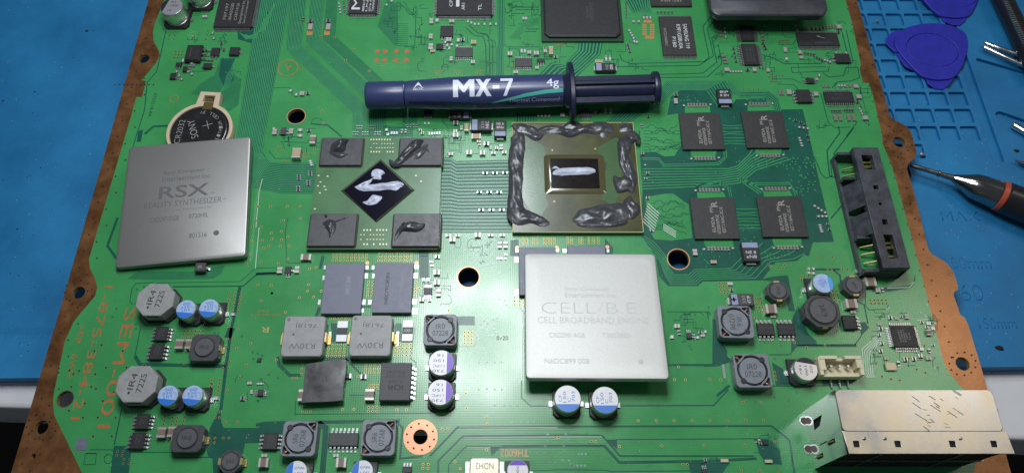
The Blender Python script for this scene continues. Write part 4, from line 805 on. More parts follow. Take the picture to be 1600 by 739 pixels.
m_ = MB(); m_.lathe([(.115, .34), (.115, .352), (.09, .352)], 24, 0, (.1, .12), cap1=False); ob('pressed_ring', m_.mesh('pressed_ring', PADG), tp)

# ---- small passive parts: shared meshes, one object each
def passive_mesh(nm, bodym, endm, ef=.24, along='x'):
    mb = MB(); e = ef
    for (a, b, mi, g) in ((-.5, -.5 + e, 1, 1.0), (-.5 + e, .5 - e, 0, .94), (.5 - e, .5, 1, 1.0)):
        d = (b - a, g, g*.98); c = ((a + b)/2, 0, .5)
        if along == 'y': d = (d[1], d[0], d[2]); c = (0, c[0], .5)
        mb.box(c, d, mi)
    return mb.mesh(nm, [bodym, endm])
PM = {}
for kd, (bm_, em_, ef_) in {'m': (MLCC, TIN, .22), 't': (TAN, TIN, .12), 's': (mat('grey_ceramic', (.34, .32, .29), .45, var=.2, vscale=20), TIN, .3), 'k': (BLACKP, SOLDER, .26), 'w': (mat('white_tin', (.58, .59, .61), .42, metal=.3), SOLDER, .3), 'y': (YELLOWP, TIN, .25), 'b': (MLCC, SOLDER, .3)}.items():
    for al in 'xy': PM[kd + al] = passive_mesh('chip_part', bm_, em_, ef_, al)
KN = {'m': 'ceramic_capacitor', 't': 'ceramic_capacitor', 's': 'ceramic_capacitor', 'b': 'ceramic_capacitor', 'k': 'chip_resistor', 'w': 'chip_resistor', 'y': 'indicator_lamp'}
def pas(x, y, w, h, kd, t=None):
    W, Hh = WH(x, y, w, h); t = t or min(.22, .62*min(W, Hh)); c = P(x, y, t)
    W, Hh = WH(x, y, w, h, t)
    o = part(KN[kd], PM[kd + ('x' if w >= h else 'y')], c.x, c.y, .012); o.scale = (W, Hh, t)
    return o
for a_ in [(280,537,12.5,14.5,'m',.2),(296,537,13,14.5,'m',.2),(252,675,13.5,16,'m',.2),(268.5,674,13,16,'m',.2),(411.5,722,15,14.5,'m',.22),(413,711,9,5,'s'),(533,722,15.5,15,'m',.22),(525,711,8,5,'s'),(577.5,616,14,17,'m',.22),(470.5,617,9,18,'m',.2),(1205,482,17,14,'m',.22),(1208,494,8,4.5,'s'),(1330.5,474,18,14,'m',.22),(1333,487,8,4.5,'s'),(1360.5,440,17,13.5,'m',.22),(478,401.5,16,9,'m',.16),(463,239,13.5,15,'t',.24),(488.5,218,9,13,'m',.16),(729,199,6.5,11,'t',.16),(744,213,14,8,'t',.14),(712,192,8,6,'k'),(721,200,4,6,'s'),(711.5,205,6,5,'s'),(712,211,8.5,6.5,'s'),(783,230,5.5,7,'s'),(776,231,5,5,'s'),(767,231,3,4,'s'),(733,238,8.5,7,'s'),(754,238.5,8.5,7,'s'),(771,239,7,4.5,'s'),(788,238,7,4.5,'s'),(704.5,240.5,7,4.5,'s'),(748,221,6,4,'s'),(749,226,4,3,'s'),(760,224.5,8,6,'k'),(700.5,368,8,4,'s'),(715,368,7.5,4,'s'),(746.5,367,9,7,'s'),(766.5,367.5,8,4,'s'),(785,367.5,8,4,'s'),(707,374,9,7,'s'),(781,382.5,6,9.5,'s'),(790,382.5,6,9.5,'s'),(683.5,401,7.5,4.5,'k'),(682.5,425,9.5,8,'s'),(682.5,441,9,7.5,'s'),(685,457.5,7,10,'s'),(659,467.5,7,6.5,'s'),(671.5,463,5,4,'s'),(671.5,469,5,4,'s'),
    (437,422,8,9,'s'),(464,421,7,10,'s'),(429,206,7,8,'s'),(455,205,6,8,'s'),(469,203.5,8,4,'w'),(483,204,6,4,'k'),(469,212,8,4,'w'),(428,201,5,3,'w'),(472,146,7,6,'s'),(463,148,5,4,'w'),(481,146,6,4,'k'),(454,142,6,3.5,'w'),
    (390,598,7,4.5,'s'),(393,612,4,6,'s'),(379,622,7,6,'k'),(404,599,6,3,'w'),(408,599,6,3,'w'),(543,587,12,7,'k',.1),(568,588,9,7,'k',.08),(338,622,7,5,'w'),(364,491,7,4,'w'),
    (1058,509,8,6,'s'),(1061,519,4,7,'k'),(1050,526,5,5,'w'),(1094,519,6,4,'k'),(1098,524,6,4,'s'),(1090,527,5,4,'w'),(1102,518,4,4,'w'),
    (1086,394,7,9,'s'),(1115,409,9,5,'t'),(1056,148,6,5,'k'),(1056,158,6,8,'s'),(1143,443,4,5,'w'),(1143,453,5,4,'k'),(1139,443,4,5,'w'),(1264,420,4,4,'w'),(1271,420,4,4,'w'),(1264,426,4,4,'w'),(1271,427,4,4,'w'),
    (1372,453,7,7,'s'),(1379,453,4,6,'k'),(1369,425,5,4,'s'),(1339,424,6,5,'s'),(1356,425,8,3,'s'),(1132,719,12,5,'y'),(1201,720,12,5,'y'),(1102,718,5,5,'k'),(1183,690,4,4,'k'),(1188,692,4,4,'k'),(1186,687,4,3,'w'),
    (485,42,7,9,'s'),(485,33,7,5,'k'),(513,42,7,9,'s'),(513,33,7,5,'k'),(686,15,5,5,'s'),(674,33,6,8,'s'),(683,32,5,6,'w'),(673,57,6,7,'s'),(673,73,7,9,'s'),(676,80,7,4,'t'),(701,62,8,6,'s'),(716,63,5,5,'w'),(723,62,6,5,'k'),(740,66,8,6,'t'),(706,33,8,5,'s'),(739,97,6,5,'s'),(705,92,5,6,'s'),(797,84,7,6,'s'),(827,82,6,5,'s'),(838,83,8,6,'s'),(852,80,5,5,'s'),(861,79,7,12,'t',.2),(868,89,6,4,'k'),(851,76,4,4,'k'),(839,106,5,4,'s'),(806,113,7,4,'s'),(879,179,7,7,'s'),(938,175,4,8,'k'),(946,173,5.5,8,'s'),(954,173,5.5,8,'s'),(930,176,3,6,'w'),(936,96,12,5,'t'),(947,92,3,10,'w'),(953,92,3,10,'w'),
    (1227,78,5,7,'s'),(1229,92,4,8,'w'),(1233,144,7,7,'s'),(1275,147,7,6,'s'),(1338,135,7,5,'s'),(1342,151,8,6,'s'),(1340,159,5,4,'k'),(1352,184,8,6,'s'),(1136,109,8,5,'s'),(1179,109,6,6,'s'),(1200,110,5,5,'s'),(1311,42,8,6,'s'),(1310,50,5,4,'k'),(1250,82,6,5,'s'),(1252,90,6,4,'s'),(1307,84,5,5,'w'),(1322,84,5,5,'w'),(1168,109,6,4,'k'),
    (1452,519,8,9,'m'),(1458,513,5,5,'w'),(1451,505,6,5,'w'),(1440,503,5,4,'k'),(1448,511,5,4,'k'),(1440,545,5,5,'w'),(1451,559,8,6,'s'),(1452,548,4,6,'k'),(1458,539,5,3,'k'),(1376,548,6,5,'k'),(1385,560,6,4,'s'),(1404,568,4,8,'k'),(1374,506,5,4,'s'),(1376,513,6,5,'k'),(1374,523,5,4,'k'),(1378,536,5,5,'k'),(1391,496,6,5,'k'),(1401,497,5,4,'s'),(1408,494,4,4,'k'),(1417,494,6,7,'s'),(1415,561,6,6,'k'),(1428,560,6,6,'k'),(1438,555,6,6,'b'),
    (1280,118,4,4,'w'),(1276,124,4,4,'s'),(1013,182,5,4,'k'),(1003,197,4,5,'k'),(1004,240,5,4,'k'),(1008,258,3,2,'w'),(1012,270,5,4,'k'),(1012,309,5,4,'k'),(1018,360,5,4,'k'),(1009,279,5,3,'k')]:
    pas(*a_)
def row(x0, y0, x1, y1, n, w, h, kd):
    for k in range(n):
        t = k / max(1, n - 1); pas(x0 + (x1-x0)*t, y0 + (y1-y0)*t, w, h, kd)
for (x0, x1, y) in ((1075.5, 1103, 164.5), (1087, 1116, 247.5), (1172, 1200, 163), (1189, 1217, 243), (1094, 1123, 297), (1107, 1138, 388.6), (1197, 1227, 295), (1216, 1246, 386.6)):
    row(x0, y, x1, y, 7, 3.4, 5.5, 'b'); pas(x0 - 7, y + .8, 4, 2.5, 'w'); pas(x1 + 7, y - .8, 4, 2.5, 'w')
row(758, 270.5, 789, 270, 3, 8, 3.5, 'k'); row(749, 300.5, 780, 300.5, 3, 8, 3.5, 'k'); row(752, 328, 784, 328, 3, 8, 3.5, 'k')
for x, y in ((561.5, 199), (580.5, 199), (555.5, 208.5), (570.5, 208.5), (590, 208.5)): row(x - 3.6, y, x + 3.6, y, 3, 2.6, 5, 'k')
for x, y in ((467, 277), (485, 271), (482, 286), (466, 295)): row(x, y - 3, x, y + 3, 3, 6, 2, 'k')
row(604, 203, 606, 210, 2, 4, 4, 'w'); row(612, 208, 620, 208, 3, 3, 4, 'w'); row(628, 205, 634, 205, 2, 3, 5, 'k'); row(637, 197, 651, 197, 4, 2.6, 4.5, 'k'); row(671, 209, 687, 208, 5, 2.6, 4, 'w'); row(657, 203, 660, 208, 2, 4, 4, 'k'); row(664, 193, 670, 193, 2, 3, 4, 'w')
row(841, 181, 858, 181, 4, 3, 7, 'w'); row(485, 252, 487, 258, 3, 5, 2.5, 'w')
row(1122, 34, 1126, 56, 5, 7, 3, 'b'); row(1132, 44, 1134, 58, 3, 4, 3, 'w'); row(1131, 88, 1134, 98, 3, 7, 3, 'b'); row(1146, 76, 1150, 96, 4, 4, 3, 'k'); row(1141, 112, 1158, 112, 5, 2.6, 3.5, 'w'); row(1189, 46, 1192, 62, 4, 5, 3, 'b'); row(1192, 68, 1196, 76, 3, 5, 3, 'k'); row(1187, 106, 1197, 107, 3, 3, 3, 'k')
row(1243, 40, 1246, 48, 2, 4, 3, 'w'); row(1256, 45, 1262, 45, 2, 4, 3, 'b'); row(1271, 45, 1283, 45, 3, 3.4, 4, 'b'); row(1288, 43, 1302, 42, 4, 3.4, 4.5, 'b'); row(1258, 84, 1272, 86, 4, 3, 4, 'k'); row(1276, 90, 1284, 94, 3, 4, 3, 'k'); row(1289, 94, 1297, 97, 3, 3, 4, 'w')
row(1286, 135, 1295, 135, 3, 3, 4, 'b'); row(1311, 134, 1320, 134, 3, 3, 4, 'w'); row(1322, 135, 1333, 134, 3, 3, 4, 'b'); row(1300, 174, 1313, 174, 4, 3, 4.5, 'k'); row(1321, 173, 1333, 173, 4, 3, 4.5, 'k'); row(1305, 184, 1313, 184, 2, 5, 9, 'b'); row(1326, 184, 1334, 184, 2, 5, 9, 'b'); row(1343, 170, 1347, 178, 3, 3.4, 3.4, 'w'); row(1219, 145, 1223, 145, 2, 3.5, 7, 'b'); row(1345, 166, 1348, 176, 2, 3, 3, 'k')
row(1243, 188, 1258, 194, 3, 4, 3, 'k'); row(1249, 199, 1262, 201, 3, 4, 3, 'w'); row(1249, 216, 1253, 228, 4, 5, 2.4, 'w'); row(1262, 212, 1264, 220, 2, 4, 3, 'k'); row(1273, 322, 1289, 332, 4, 4, 3, 'w'); row(1279, 338, 1291, 338, 3, 5, 2.6, 'w'); row(1281, 352, 1284, 362, 4, 5, 2.4, 'w'); row(1293, 350, 1296, 358, 2, 4, 3, 'k')
row(731, 34, 742, 38, 3, 2.6, 4, 'w'); row(748, 38, 775, 38, 4, 2.6, 4, 'w'); row(815, 80, 820, 80, 2, 3, 6, 'w'); row(818, 29, 822, 29, 2, 3, 5, 'w'); row(620, 213, 690, 243, 1, .01, .01, 'k')
row(983, 48, 990, 60, 4, 4, 3, 'w'); row(981, 70, 984, 80, 3, 4, 4, 'k'); row(991, 65, 995, 66, 2, 3, 5, 'w'); row(990, 34, 998, 34, 2, 3.5, 4, 'w'); row(1006, 28, 1016, 28, 3, 4, 4, 'w'); row(1028, 20, 1050, 20, 5, 3, 4, 'k'); row(978, 4, 979, 28, 6, 2, 3.6, 'k'); row(318, 6, 328, 6, 3, 3, 5, 'w'); row(316, 16, 324, 16, 3, 3, 6, 'w'); row(318, 26, 322, 26, 2, 4, 5, 'w'); row(332, 52, 334, 60, 2, 4, 3, 'w'); row(346, 68, 350, 78, 2, 4, 4, 'k'); row(286, 95, 300, 98, 2, 6, 5, 'w'); row(276, 112, 284, 124, 3, 4, 3, 'w'); row(294, 112, 300, 116, 2, 4, 3, 'w')
row(530, 6, 532, 20, 4, 3, 3.5, 'w'); row(537, 4, 538, 18, 3, 3, 3.5, 'k'); row(474, 30, 474, 30, 1, 4, 5, 'k'); row(604, 8, 612, 2, 2, 3, 4, 'w'); row(696, 66, 702, 76, 3, 3, 4, 'w'); row(706, 70, 714, 72, 2, 4, 3, 'w')
row(674, 409, 675, 415, 2, 5, 3, 'w'); row(662, 437, 669, 437, 2, 4, 4, 'w'); row(790, 398, 783, 404, 2, 4, 3, 'w'); row(778, 404, 790, 404, 3, 3, 3, 'w')

# ------------------------------------------------------------------ smears of thermal paste
from mathutils import noise as mnoise
def smear(parent, pts, zb, material, seed=0, rough=.35, name='paste_smear', m=12, step=.035, origin=Vector((0, 0, 0)), label=None):
    """pts: (px, py, half width in px, height in cm)"""
    q = [(P(x, y, zb).x, P(x, y, zb).y, w / S(x, y, zb), h) for x, y, w, h in pts]
    path = []
    for i in range(len(q) - 1):
        p0, p1, p2, p3 = q[max(i-1, 0)], q[i], q[i+1], q[min(i+2, len(q)-1)]
        n = max(2, int(math.dist(p1[:2], p2[:2]) / step))
        for k in range(n):
            t = k / n
            path.append([.5*((2*p1[j]) + (-p0[j]+p2[j])*t + (2*p0[j]-5*p1[j]+4*p2[j]-p3[j])*t*t + (-p0[j]+3*p1[j]-3*p2[j]+p3[j])*t**3) for j in range(4)])
    path.append(list(q[-1])); N_ = len(path); vs = []; fs = []
    for i, (x, y, w, h) in enumerate(path):
        a, b = path[max(i-1, 0)], path[min(i+1, N_-1)]
        d = Vector((b[0]-a[0], b[1]-a[1])); d = d.normalized() if d.length > 1e-6 else Vector((1, 0)); n_ = Vector((-d.y, d.x))
        e = min(i, N_-1-i) / max(1, min(8, N_/3)); e = math.sqrt(min(1, e*.92 + .04)); w = max(w, .01)*e; h = h*e
        for j in range(m + 1):
            u = -1 + 2*j/m
            nz = mnoise.fractal(Vector((x*2.3 + seed*7, y*2.3 + u*.7, u*1.1 + seed)), 1.0, 2.1, 4)
            nl = mnoise.noise(Vector((x*2.4 + seed*3, y*2.4, 4 + (1.7 if u > 0 else 0))))
            uu = u * w * (1 + .35*rough*2*nl)
            z = zb - .01 + max(0, h*(1 - abs(u)**2.2)) * (1 + rough*1.6*nz) + .012*(1 - u*u)*nz
            vs.append((x + n_.x*uu - origin.x, y + n_.y*uu - origin.y, max(z, zb - .012) - origin.z))
    for i in range(N_ - 1):
        for j in range(m):
            a = i*(m+1) + j; fs.append((a, a+1, a+m+2, a+m+1))
    mb = MB(); mb.add(vs, fs); me = mb.mesh(name, material); shade(me, 80)
    return ob(name, me, parent, label=label)

# ------------------------------------------------------------------ graphics package
gx0, gx1, gy0, gy1 = -6.27, -2.06, 10.23, 14.41; GC = Vector(((gx0+gx1)/2, (gy0+gy1)/2, .012))
mb = MB(); mb.loft([rrect(gx1-gx0, gy1-gy0, .04, .06), rrect(gx1-gx0, gy1-gy0, .04, .19)])
gp = part('graphics_package', mb.mesh('graphics_package', SUBG), GC.x, GC.y, GC.z, label='green chip package with a diamond-set bare die and four memory chips')
def lxy(px, py, z, C): p = P(px, py, z); return (p.x - C.x, p.y - C.y)
for (x0, y0, x1, y1, lb) in ((501.5, 215.5, 566, 258, 'far left'), (624, 215.5, 690.5, 258, 'far right'), (483, 333.5, 556, 384, 'near left'), (614, 333.5, 687, 384.5, 'near right')):
    z = .31; W, Hh = WH((x0+x1)/2, (y0+y1)/2, x1-x0, y1-y0, z); q = lxy((x0+x1)/2, (y0+y1)/2, z, GC)
    o = ob('memory_chip', body_mesh(W, Hh, .30, .03, .015, mat('slate_memory', (.055, .057, .066), .42, var=.2, vscale=4, bump=.06, bscale=50, rvar=.1), .19), gp, (q[0], q[1], 0))
    ob('lettering', text_mesh('SAMSUNG 720\nK4J52324QE\nBJ1A', W*.55, Hh*.45, mat('dim_print2', (.11, .11, .12), .6)), gp, (q[0] + W*.05, q[1] - Hh*.05, .3025), (0, 0, R(180)))
    m_ = MB(); m_.loft([rrect(W + .1, Hh + .1, .08, .188), rrect(W + .02, Hh + .02, .05, .215)]); ob('underfill', m_.mesh('underfill', UNDERF), gp, (q[0], q[1], 0))
def polymesh(name, pts, z0, z1, material, C, inset=.9):
    c = Vector((sum(p[0] for p in pts)/len(pts), sum(p[1] for p in pts)/len(pts)))
    mb = MB(); ring = lambda k, z: [(c.x + (p[0]-c.x)*k - C.x, c.y + (p[1]-c.y)*k - C.y, z - C.z) for p in pts]
    mb.loft([ring(1, z0), ring(1 if inset == 1 else (1+inset)/2, z0 + (z1-z0)*.7), ring(inset, z1)]); return mb.mesh(name, material)
dp = lambda pts, z: [tuple(P(x, y, z).xy) for x, y in pts]
ob('underfill', polymesh('underfill', dp([(594.5, 247.5), (531.5, 297.5), (588, 348), (648.5, 296.5)], .24), .19, .255, UNDERF, GC, .93), gp)
ob('die', polymesh('die', dp([(594.5, 251.5), (537, 297.5), (586.5, 344), (643.5, 296.5)], .29), .2, .285, DIE, GC, .995), gp)
zp = .285
for i, pts in enumerate(([(580, 279, 7, .03), (588, 273, 12, .07), (596, 270, 9, .05), (601, 272, 4, .03)], [(556, 292, 6, .03), (566, 294, 7, .05), (590, 293, 7, .07), (612, 290, 7.5, .07), (626, 289, 9, .07), (631, 290, 6, .04)], [(553, 293, 3, .02), (566, 290, 5, .04), (577, 284, 4, .04), (582, 279, 3, .03)], [(566, 316, 3, .02), (576, 316, 6, .05), (588, 312, 9, .06), (597, 308, 6, .04)])):
    smear(gp, pts, zp + .001*i, PASTEW, i, .6, origin=GC)
for i, pts in enumerate(([(516, 240, 9, .05), (526, 232, 13, .18), (536, 224, 9, .2), (545, 219, 5, .12)], [(513, 238, 5, .03), (530, 241, 8, .06), (545, 240, 5, .03)], [(608, 250, 5, .04), (618, 256, 6, .06), (636, 240, 9, .10), (652, 225, 9, .16), (662, 220, 6, .10)], [(640, 248, 6, .05), (655, 240, 8, .07), (668, 226, 6, .06)], [(660, 230, 3, .05), (676, 240, 1.5, .03)], [(504, 349, 5, .05), (514, 350, 10, .13), (518, 360, 7, .10), (515, 372, 3, .06)], [(508, 340, 3, .10), (511, 336, 2, .12)], [(520, 348, 2, .04), (548, 338, 1.2, .02)], [(616, 378, 3, .03), (625, 360, 5, .08), (636, 355, 8, .13), (655, 354, 9, .12), (664, 350, 7, .08)], [(628, 354, 6, .08), (634, 350, 4, .14)])):
    smear(gp, pts, .312, PASTED, 10 + i, .45, origin=GC)
md = MB(); qr = random.Random(8)
for (x0, x1, y0, y1, nx, ny) in ((580, 614, 219, 238, 9, 4), (564, 604, 360, 382, 9, 4)):
    for i in range(nx):
        for j in range(ny):
            if qr.random() < .78:
                q = lxy(x0 + (x1-x0)*i/(nx-1), y0 + (y1-y0)*j/(ny-1), .2, GC); md.box((q[0], q[1], .2), (.045, .06 if j in (0, 3) else .03, .025))
for x, y in ((498, 275), (501, 285), (497, 291), (507, 292), (500, 302), (509, 297), (512, 276), (650, 275), (658, 284), (492, 327)):
    q = lxy(x, y, .2, GC); md.box((q[0], q[1], .2), (.06, .05, .02))
o = ob('package_pads', md.mesh('package_pads', mat('pale_gold', (.62, .60, .38), .4, metal=.3)), gp); o['kind'] = 'stuff'

# ------------------------------------------------------------------ processor package
cx0, cx1, cy0, cy1 = .325, 4.565, 10.82, 15.03; CC = Vector(((cx0+cx1)/2, (cy0+cy1)/2, .012)); CW, CH = cx1-cx0, cy1-cy0
mb = MB(); mb.loft([rrect(CW, CH, .03, .08), rrect(CW, CH, .03, .19)])
cpk = part('processor_package', mb.mesh('processor_package', SUBE), CC.x, CC.y, CC.z, label='olive processor package ringed by dark paste with a bare die')
m_ = MB(); m_.loft([rrect(CW - .05, CH - .05, .03, .18), rrect(CW - .05, CH - .05, .03, .193)]); ob('package_face', m_.mesh('package_face', SUBO), cpk)
grp = mat('package_trace_green', (.06, .13, .05), .22, coat=.5, var=.12, vscale=2)
for pts in ([(820, 213), (850, 228), (853, 248), (853, 310), (858, 320), (840, 345), (816, 310)], [(962, 215), (975, 222), (968, 300), (960, 322), (940, 312), (948, 255), (935, 240), (934, 230)]):
    m_ = MB(); pp = [lxy(x, y, .205, CC) for x, y in pts]; m_.add([(p[0], p[1], .1945) for p in pp], [tuple(range(len(pp)))]); ob('trace_area', m_.mesh('trace_area', grp), cpk)
m_ = MB(); lt = mat('package_trace_line', (.11, .18, .08), .25)
for k in range(16):
    for (xa, ya, xb, yb) in ((818 + k*.3, 222 + k*5.5, 838 + k*.5, 240 + k*4.6),):
        a, b = Vector(lxy(xa, ya, .205, CC)), Vector(lxy(xb, yb, .205, CC)); d = b - a; m_.box(((a.x+b.x)/2, (a.y+b.y)/2, .1955), (d.length, .012, .002), 0, math.atan2(d.y, d.x))
o = ob('trace_lines', m_.mesh('trace_lines', lt), cpk); o['kind'] = 'stuff'
q = lxy(898, 272, .22, CC); W, Hh = WH(898, 272, 96, 62, .22)
m_ = MB(); m_.loft([rrect(W, Hh, .14, .192, 5), rrect(W*.93, Hh*.92, .12, .215, 5), rrect(W*.84, Hh*.80, .1, .245, 5)]); me = m_.mesh('underfill', mat('clear_underfill', (.085, .078, .035), .10, coat=.8)); shade(me, 60); ob('underfill', me, cpk, (q[0], q[1], 0))
W, Hh = WH(898, 272, 75, 46, .27); m_ = MB(); m_.loft([rrect(W, Hh, .01, .2), rrect(W, Hh, .01, .265)]); ob('die', m_.mesh('die', DIEB), cpk, (q[0], q[1], 0))
smear(cpk, [(863, 272, 7, .03), (872, 269, 7, .06), (890, 268, 7, .07), (910, 267.5, 7, .07), (924, 267, 8, .07), (931, 268, 7, .05)], .279, PASTEW, 31, .3, origin=CC)
smear(cpk, [(862, 264, 3, .02), (868, 262, 3, .03), (875, 264, 2, .02)], .279, PASTEW, 33, .3, origin=CC)
ZC = .206
for i, pts in enumerate(([(801, 197, 5, .06), (814, 202, 8, .12), (830, 206, 8, .13), (839, 214, 7, .16), (846, 208, 6, .12), (860, 203, 6, .10), (878, 206, 6, .16), (892, 210, 5, .18), (910, 205, 5, .15), (930, 202, 9, .16), (948, 203, 9, .17), (957, 208, 7, .12)], [(878, 203, 5, .08), (896, 198, 7, .14), (912, 202, 5, .08)], [(935, 210, 5, .08), (950, 212, 6, .08)],
        [(812, 207, 8, .10), (812, 225, 9, .11), (808, 250, 9, .10), (808, 280, 8.5, .10), (807, 310, 9, .10), (808, 330, 11, .12), (815, 337, 12, .13), (832, 340, 8, .14), (850, 346, 7, .12), (862, 349, 4, .07)], [(803, 350, 3, .04), (808, 338, 7, .08), (822, 332, 5, .08)],
        [(966, 206, 5, .06), (978, 200, 9, .10), (983, 194, 7, .06)], [(975, 214, 8, .12), (984, 216, 10, .24), (994, 220, 6, .2), (996, 226, 3, .1)], [(974, 214, 9, .12), (974, 232, 8, .16), (972, 250, 6, .14), (976, 264, 6, .12), (979, 272, 8, .12)], [(958, 274, 4, .06), (964, 282, 8, .18), (974, 288, 14, .24), (984, 296, 8, .18), (986, 303, 4, .1)], [(980, 245, 6, .1), (982, 262, 6, .10), (984, 280, 8, .14), (987, 300, 4, .1)],
        [(984, 305, 3, .08), (982, 316, 9, .20), (986, 330, 10, .2), (984, 342, 8, .14)], [(894, 343, 7, .06), (906, 340, 11, .12), (930, 335, 12, .14), (955, 333, 13, .15), (975, 332, 13, .16), (986, 330, 8, .1)], [(900, 350, 4, .05), (930, 350, 5, .07), (960, 348, 5, .08), (980, 345, 5, .08)])):
    smear(cpk, [(x + (x - 903)*.015, y + (y - 277)*.015, w*1.35, h*.58) for x, y, w, h in pts], ZC, PASTED, 50 + i, .30, origin=CC)
for x, y in ((863, 235), (930, 233), (866, 315), (938, 297)):
    q = lxy(x, y, .2, CC); m_ = MB(); m_.lathe([(.03, .19), (.03, .2)], 10, 0, q); ob('fiducial', m_.mesh('fiducial', GOLD), cpk)

# ------------------------------------------------------------------ loose heat spreader lids
def lid(name, label, corners, W, Hh, material, thick, plateau, texts, group):
    Q = [P(x, y, z) for x, y, z in corners]          # far-left, far-right, near-right, near-left
    c = sum(Q, Vector()) / 4
    ux = ((Q[1]-Q[0]) + (Q[2]-Q[3])).normalized(); uy = ((Q[0]-Q[3]) + (Q[1]-Q[2])).normalized()
    uz = ux.cross(uy).normalized(); uy = uz.cross(ux)
    M = Matrix((ux, uy, uz)).transposed().to_4x4(); M.translation = c
    mb = MB(); t = -thick
    rings = [rrect(W, Hh, .12, t, 5), rrect(W, Hh, .12, -.035, 5), rrect(W - .03, Hh - .03, .12, -.008, 5), rrect(W - .08, Hh - .08, .12, 0, 5)]
    if plateau: rings += [rrect(W*.90, Hh*.90, .25, .0, 5), rrect(W*.84, Hh*.84, .25, .012, 5)]
    mb.loft(rings, cap0=False)
    # hollow underside
    inner = [rrect(W - .5, Hh - .5, .1, t, 5), rrect(W - .55, Hh - .55, .1, t + .09, 5)]
    n = len(rings[0]); mb.loft([rings[0], inner[0], inner[1]], cap0=False)
    me = mb.mesh(name, material); shade(me, 30)
    o = thing(name, label, 'heat spreader', me=me, group=None)
    o.matrix_world = M
    zt = .0145 if plateau else .0025
    for s_, L_, h_, u, v, m_, b_ in texts: ob('lettering', text_mesh(s_, L_, h_, m_, b_), o, (u, v, zt))
    return o
rs = lid('heat_spreader', 'grey metal lid engraved with graphics chip lettering leaning on the coin battery', [(203, 230, .66), (391, 212, .62), (383, 402, .42), (178, 418, .24)], 4.08, 4.27, NICKEL, .22, False,
    [('Sony Computer', 1.35, .17, -.10, 1.02, LASER, 0), ('Entertainment Inc.', 1.6, .17, -.01, .80, LASER, 0), ('RSX', 1.62, .44, -.06, .32, LASER, .01), ('REALITY SYNTHESIZER', 2.5, .20, -.06, -.10, LASER, -.01), ('(c) Sony Computer Entertainment Inc.', 2.0, .10, -.1, -.34, mat('laser_faint', (.2, .2, .21), .6), 0), ('CXD2971DGB', .92, .17, -.62, -.62, LASER, 0), ('0720HIL', .62, .16, .48, -.60, LASER, 0), ('801516', .56, .17, .50, -1.28, LASER, 0), ('TM', .12, .06, .88, .16, LASER, 0), ('TM', .12, .06, 1.28, -.1, LASER, 0)], None)
m_ = MB(); m_.lathe([(.09, -.01), (.09, .0025)], 20, 0, (1.08, -1.26)); ob('corner_dot', m_.mesh('corner_dot', LASER), rs)
ce = lid('heat_spreader', 'pale metal lid faintly engraved with processor lettering lying over the board centre', [(822, 396, .46), (1026, 397.5, .46), (1043, 591, .92), (819, 590, .88)], 4.09, 4.07, NICKELW, .22, True,
    [('Sony Computer', 1.35, .15, -.15, .78, FAINT, 0), ('Entertainment Inc.', 1.55, .15, -.06, .59, FAINT, 0), ('CELL/B.E.', 3.0, .36, -.05, .16, FAINT, -.025), ('CELL BROADBAND ENGINE', 3.3, .20, -.02, -.24, FAINT, -.01), ('CXD2981AGB', 1.05, .15, -.82, -.72, FAINT, 0), ('730538D', .8, .15, .62, -.72, FAINT, 0), ('N6DC899 00B', 1.3, .15, -.85, -1.52, FAINT, 0)], None)
m_ = MB(); m_.lathe([(.075, 0), (.075, .0145)], 20, 0, (1.28, -1.53)); ob('corner_dot', m_.mesh('corner_dot', FAINT), ce)

# ------------------------------------------------------------------ coin battery and its holder
bc = P(311, 203, .36); BZ = .36
hm = MB(); rr = 1.13
loop = []
for k in range(41):
    a = R(-50 + 280*k/40) ; loop.append((rr*math.cos(a), rr*math.sin(a)))
ang = [(.36, 1.08), (.36, 1.62), (-.36, 1.62), (-.36, 1.08)]
out_ = [p for p in loop if p[0] > .36 and p[1] > -.9 or p[1] <= 0 and p[0] > 0][:]
out_ = [p for p in loop if p[0] > .36] + [(.36, 1.6), (-.36, 1.6)] + [p for p in loop if p[0] < -.36] + [(-.95, -1.05), (.95, -1.05)]
inner_ = [(1.015*math.cos(2*math.pi*k/48), 1.015*math.sin(2*math.pi*k/48) - .02) for k in range(48)]
win = [(-.2, 1.18), (.2, 1.18), (.2, 1.45), (-.2, 1.45)]
me = curve_mesh('battery_holder', [out_, inner_, win], .02, .34, BEIGE, .02); shade(me, 40)
bh = part('battery_holder', me, bc.x, bc.y, 0, R(-4), label='beige plastic ring holder around the coin battery')
m_ = MB(); m_.box((0, 1.31, .2), (.24, .18, .06)); m_.box((.06, 1.0, .35), (.34, .3, .02)); ob('contact', m_.mesh('contact', mat('brass', (.35, .27, .10), .3, metal=.9)), bh)
mb = MB(); mb.lathe([(.97, .06), (1.0, .1), (1.0, BZ - .06), (.97, BZ - .02), (.93, BZ), (.88, BZ - .004)], 56); me = mb.mesh('coin_battery', BATT); shade(me, 40)
bt = thing('coin_battery', 'shiny dark coin battery with engraved lettering in its beige holder', 'battery', (bc.x, bc.y - .02, 0), me=me)
eng = mat('engraved_print', (.30, .30, .31), .5)
lettering(bt, 'SONY', .78, .24, (-.22, .05, BZ - .002), 112, eng, -.01); lettering(bt, 'CR2032', .95, .2, (-.66, -.05, BZ - .002), 88, eng, -.015); lettering(bt, '+', .36, .36, (.26, .22, BZ - .002), 20, eng, -.03)
for k, ch_ in enumerate('LITHIUM CELL 3V'):
    if ch_ == ' ': continue
    a = R(-25 + 8.5*k); lettering(bt, ch_, .08, .12, (.74*math.cos(a), .74*math.sin(a), BZ - .002), math.degrees(a) + 90, eng, -.01)

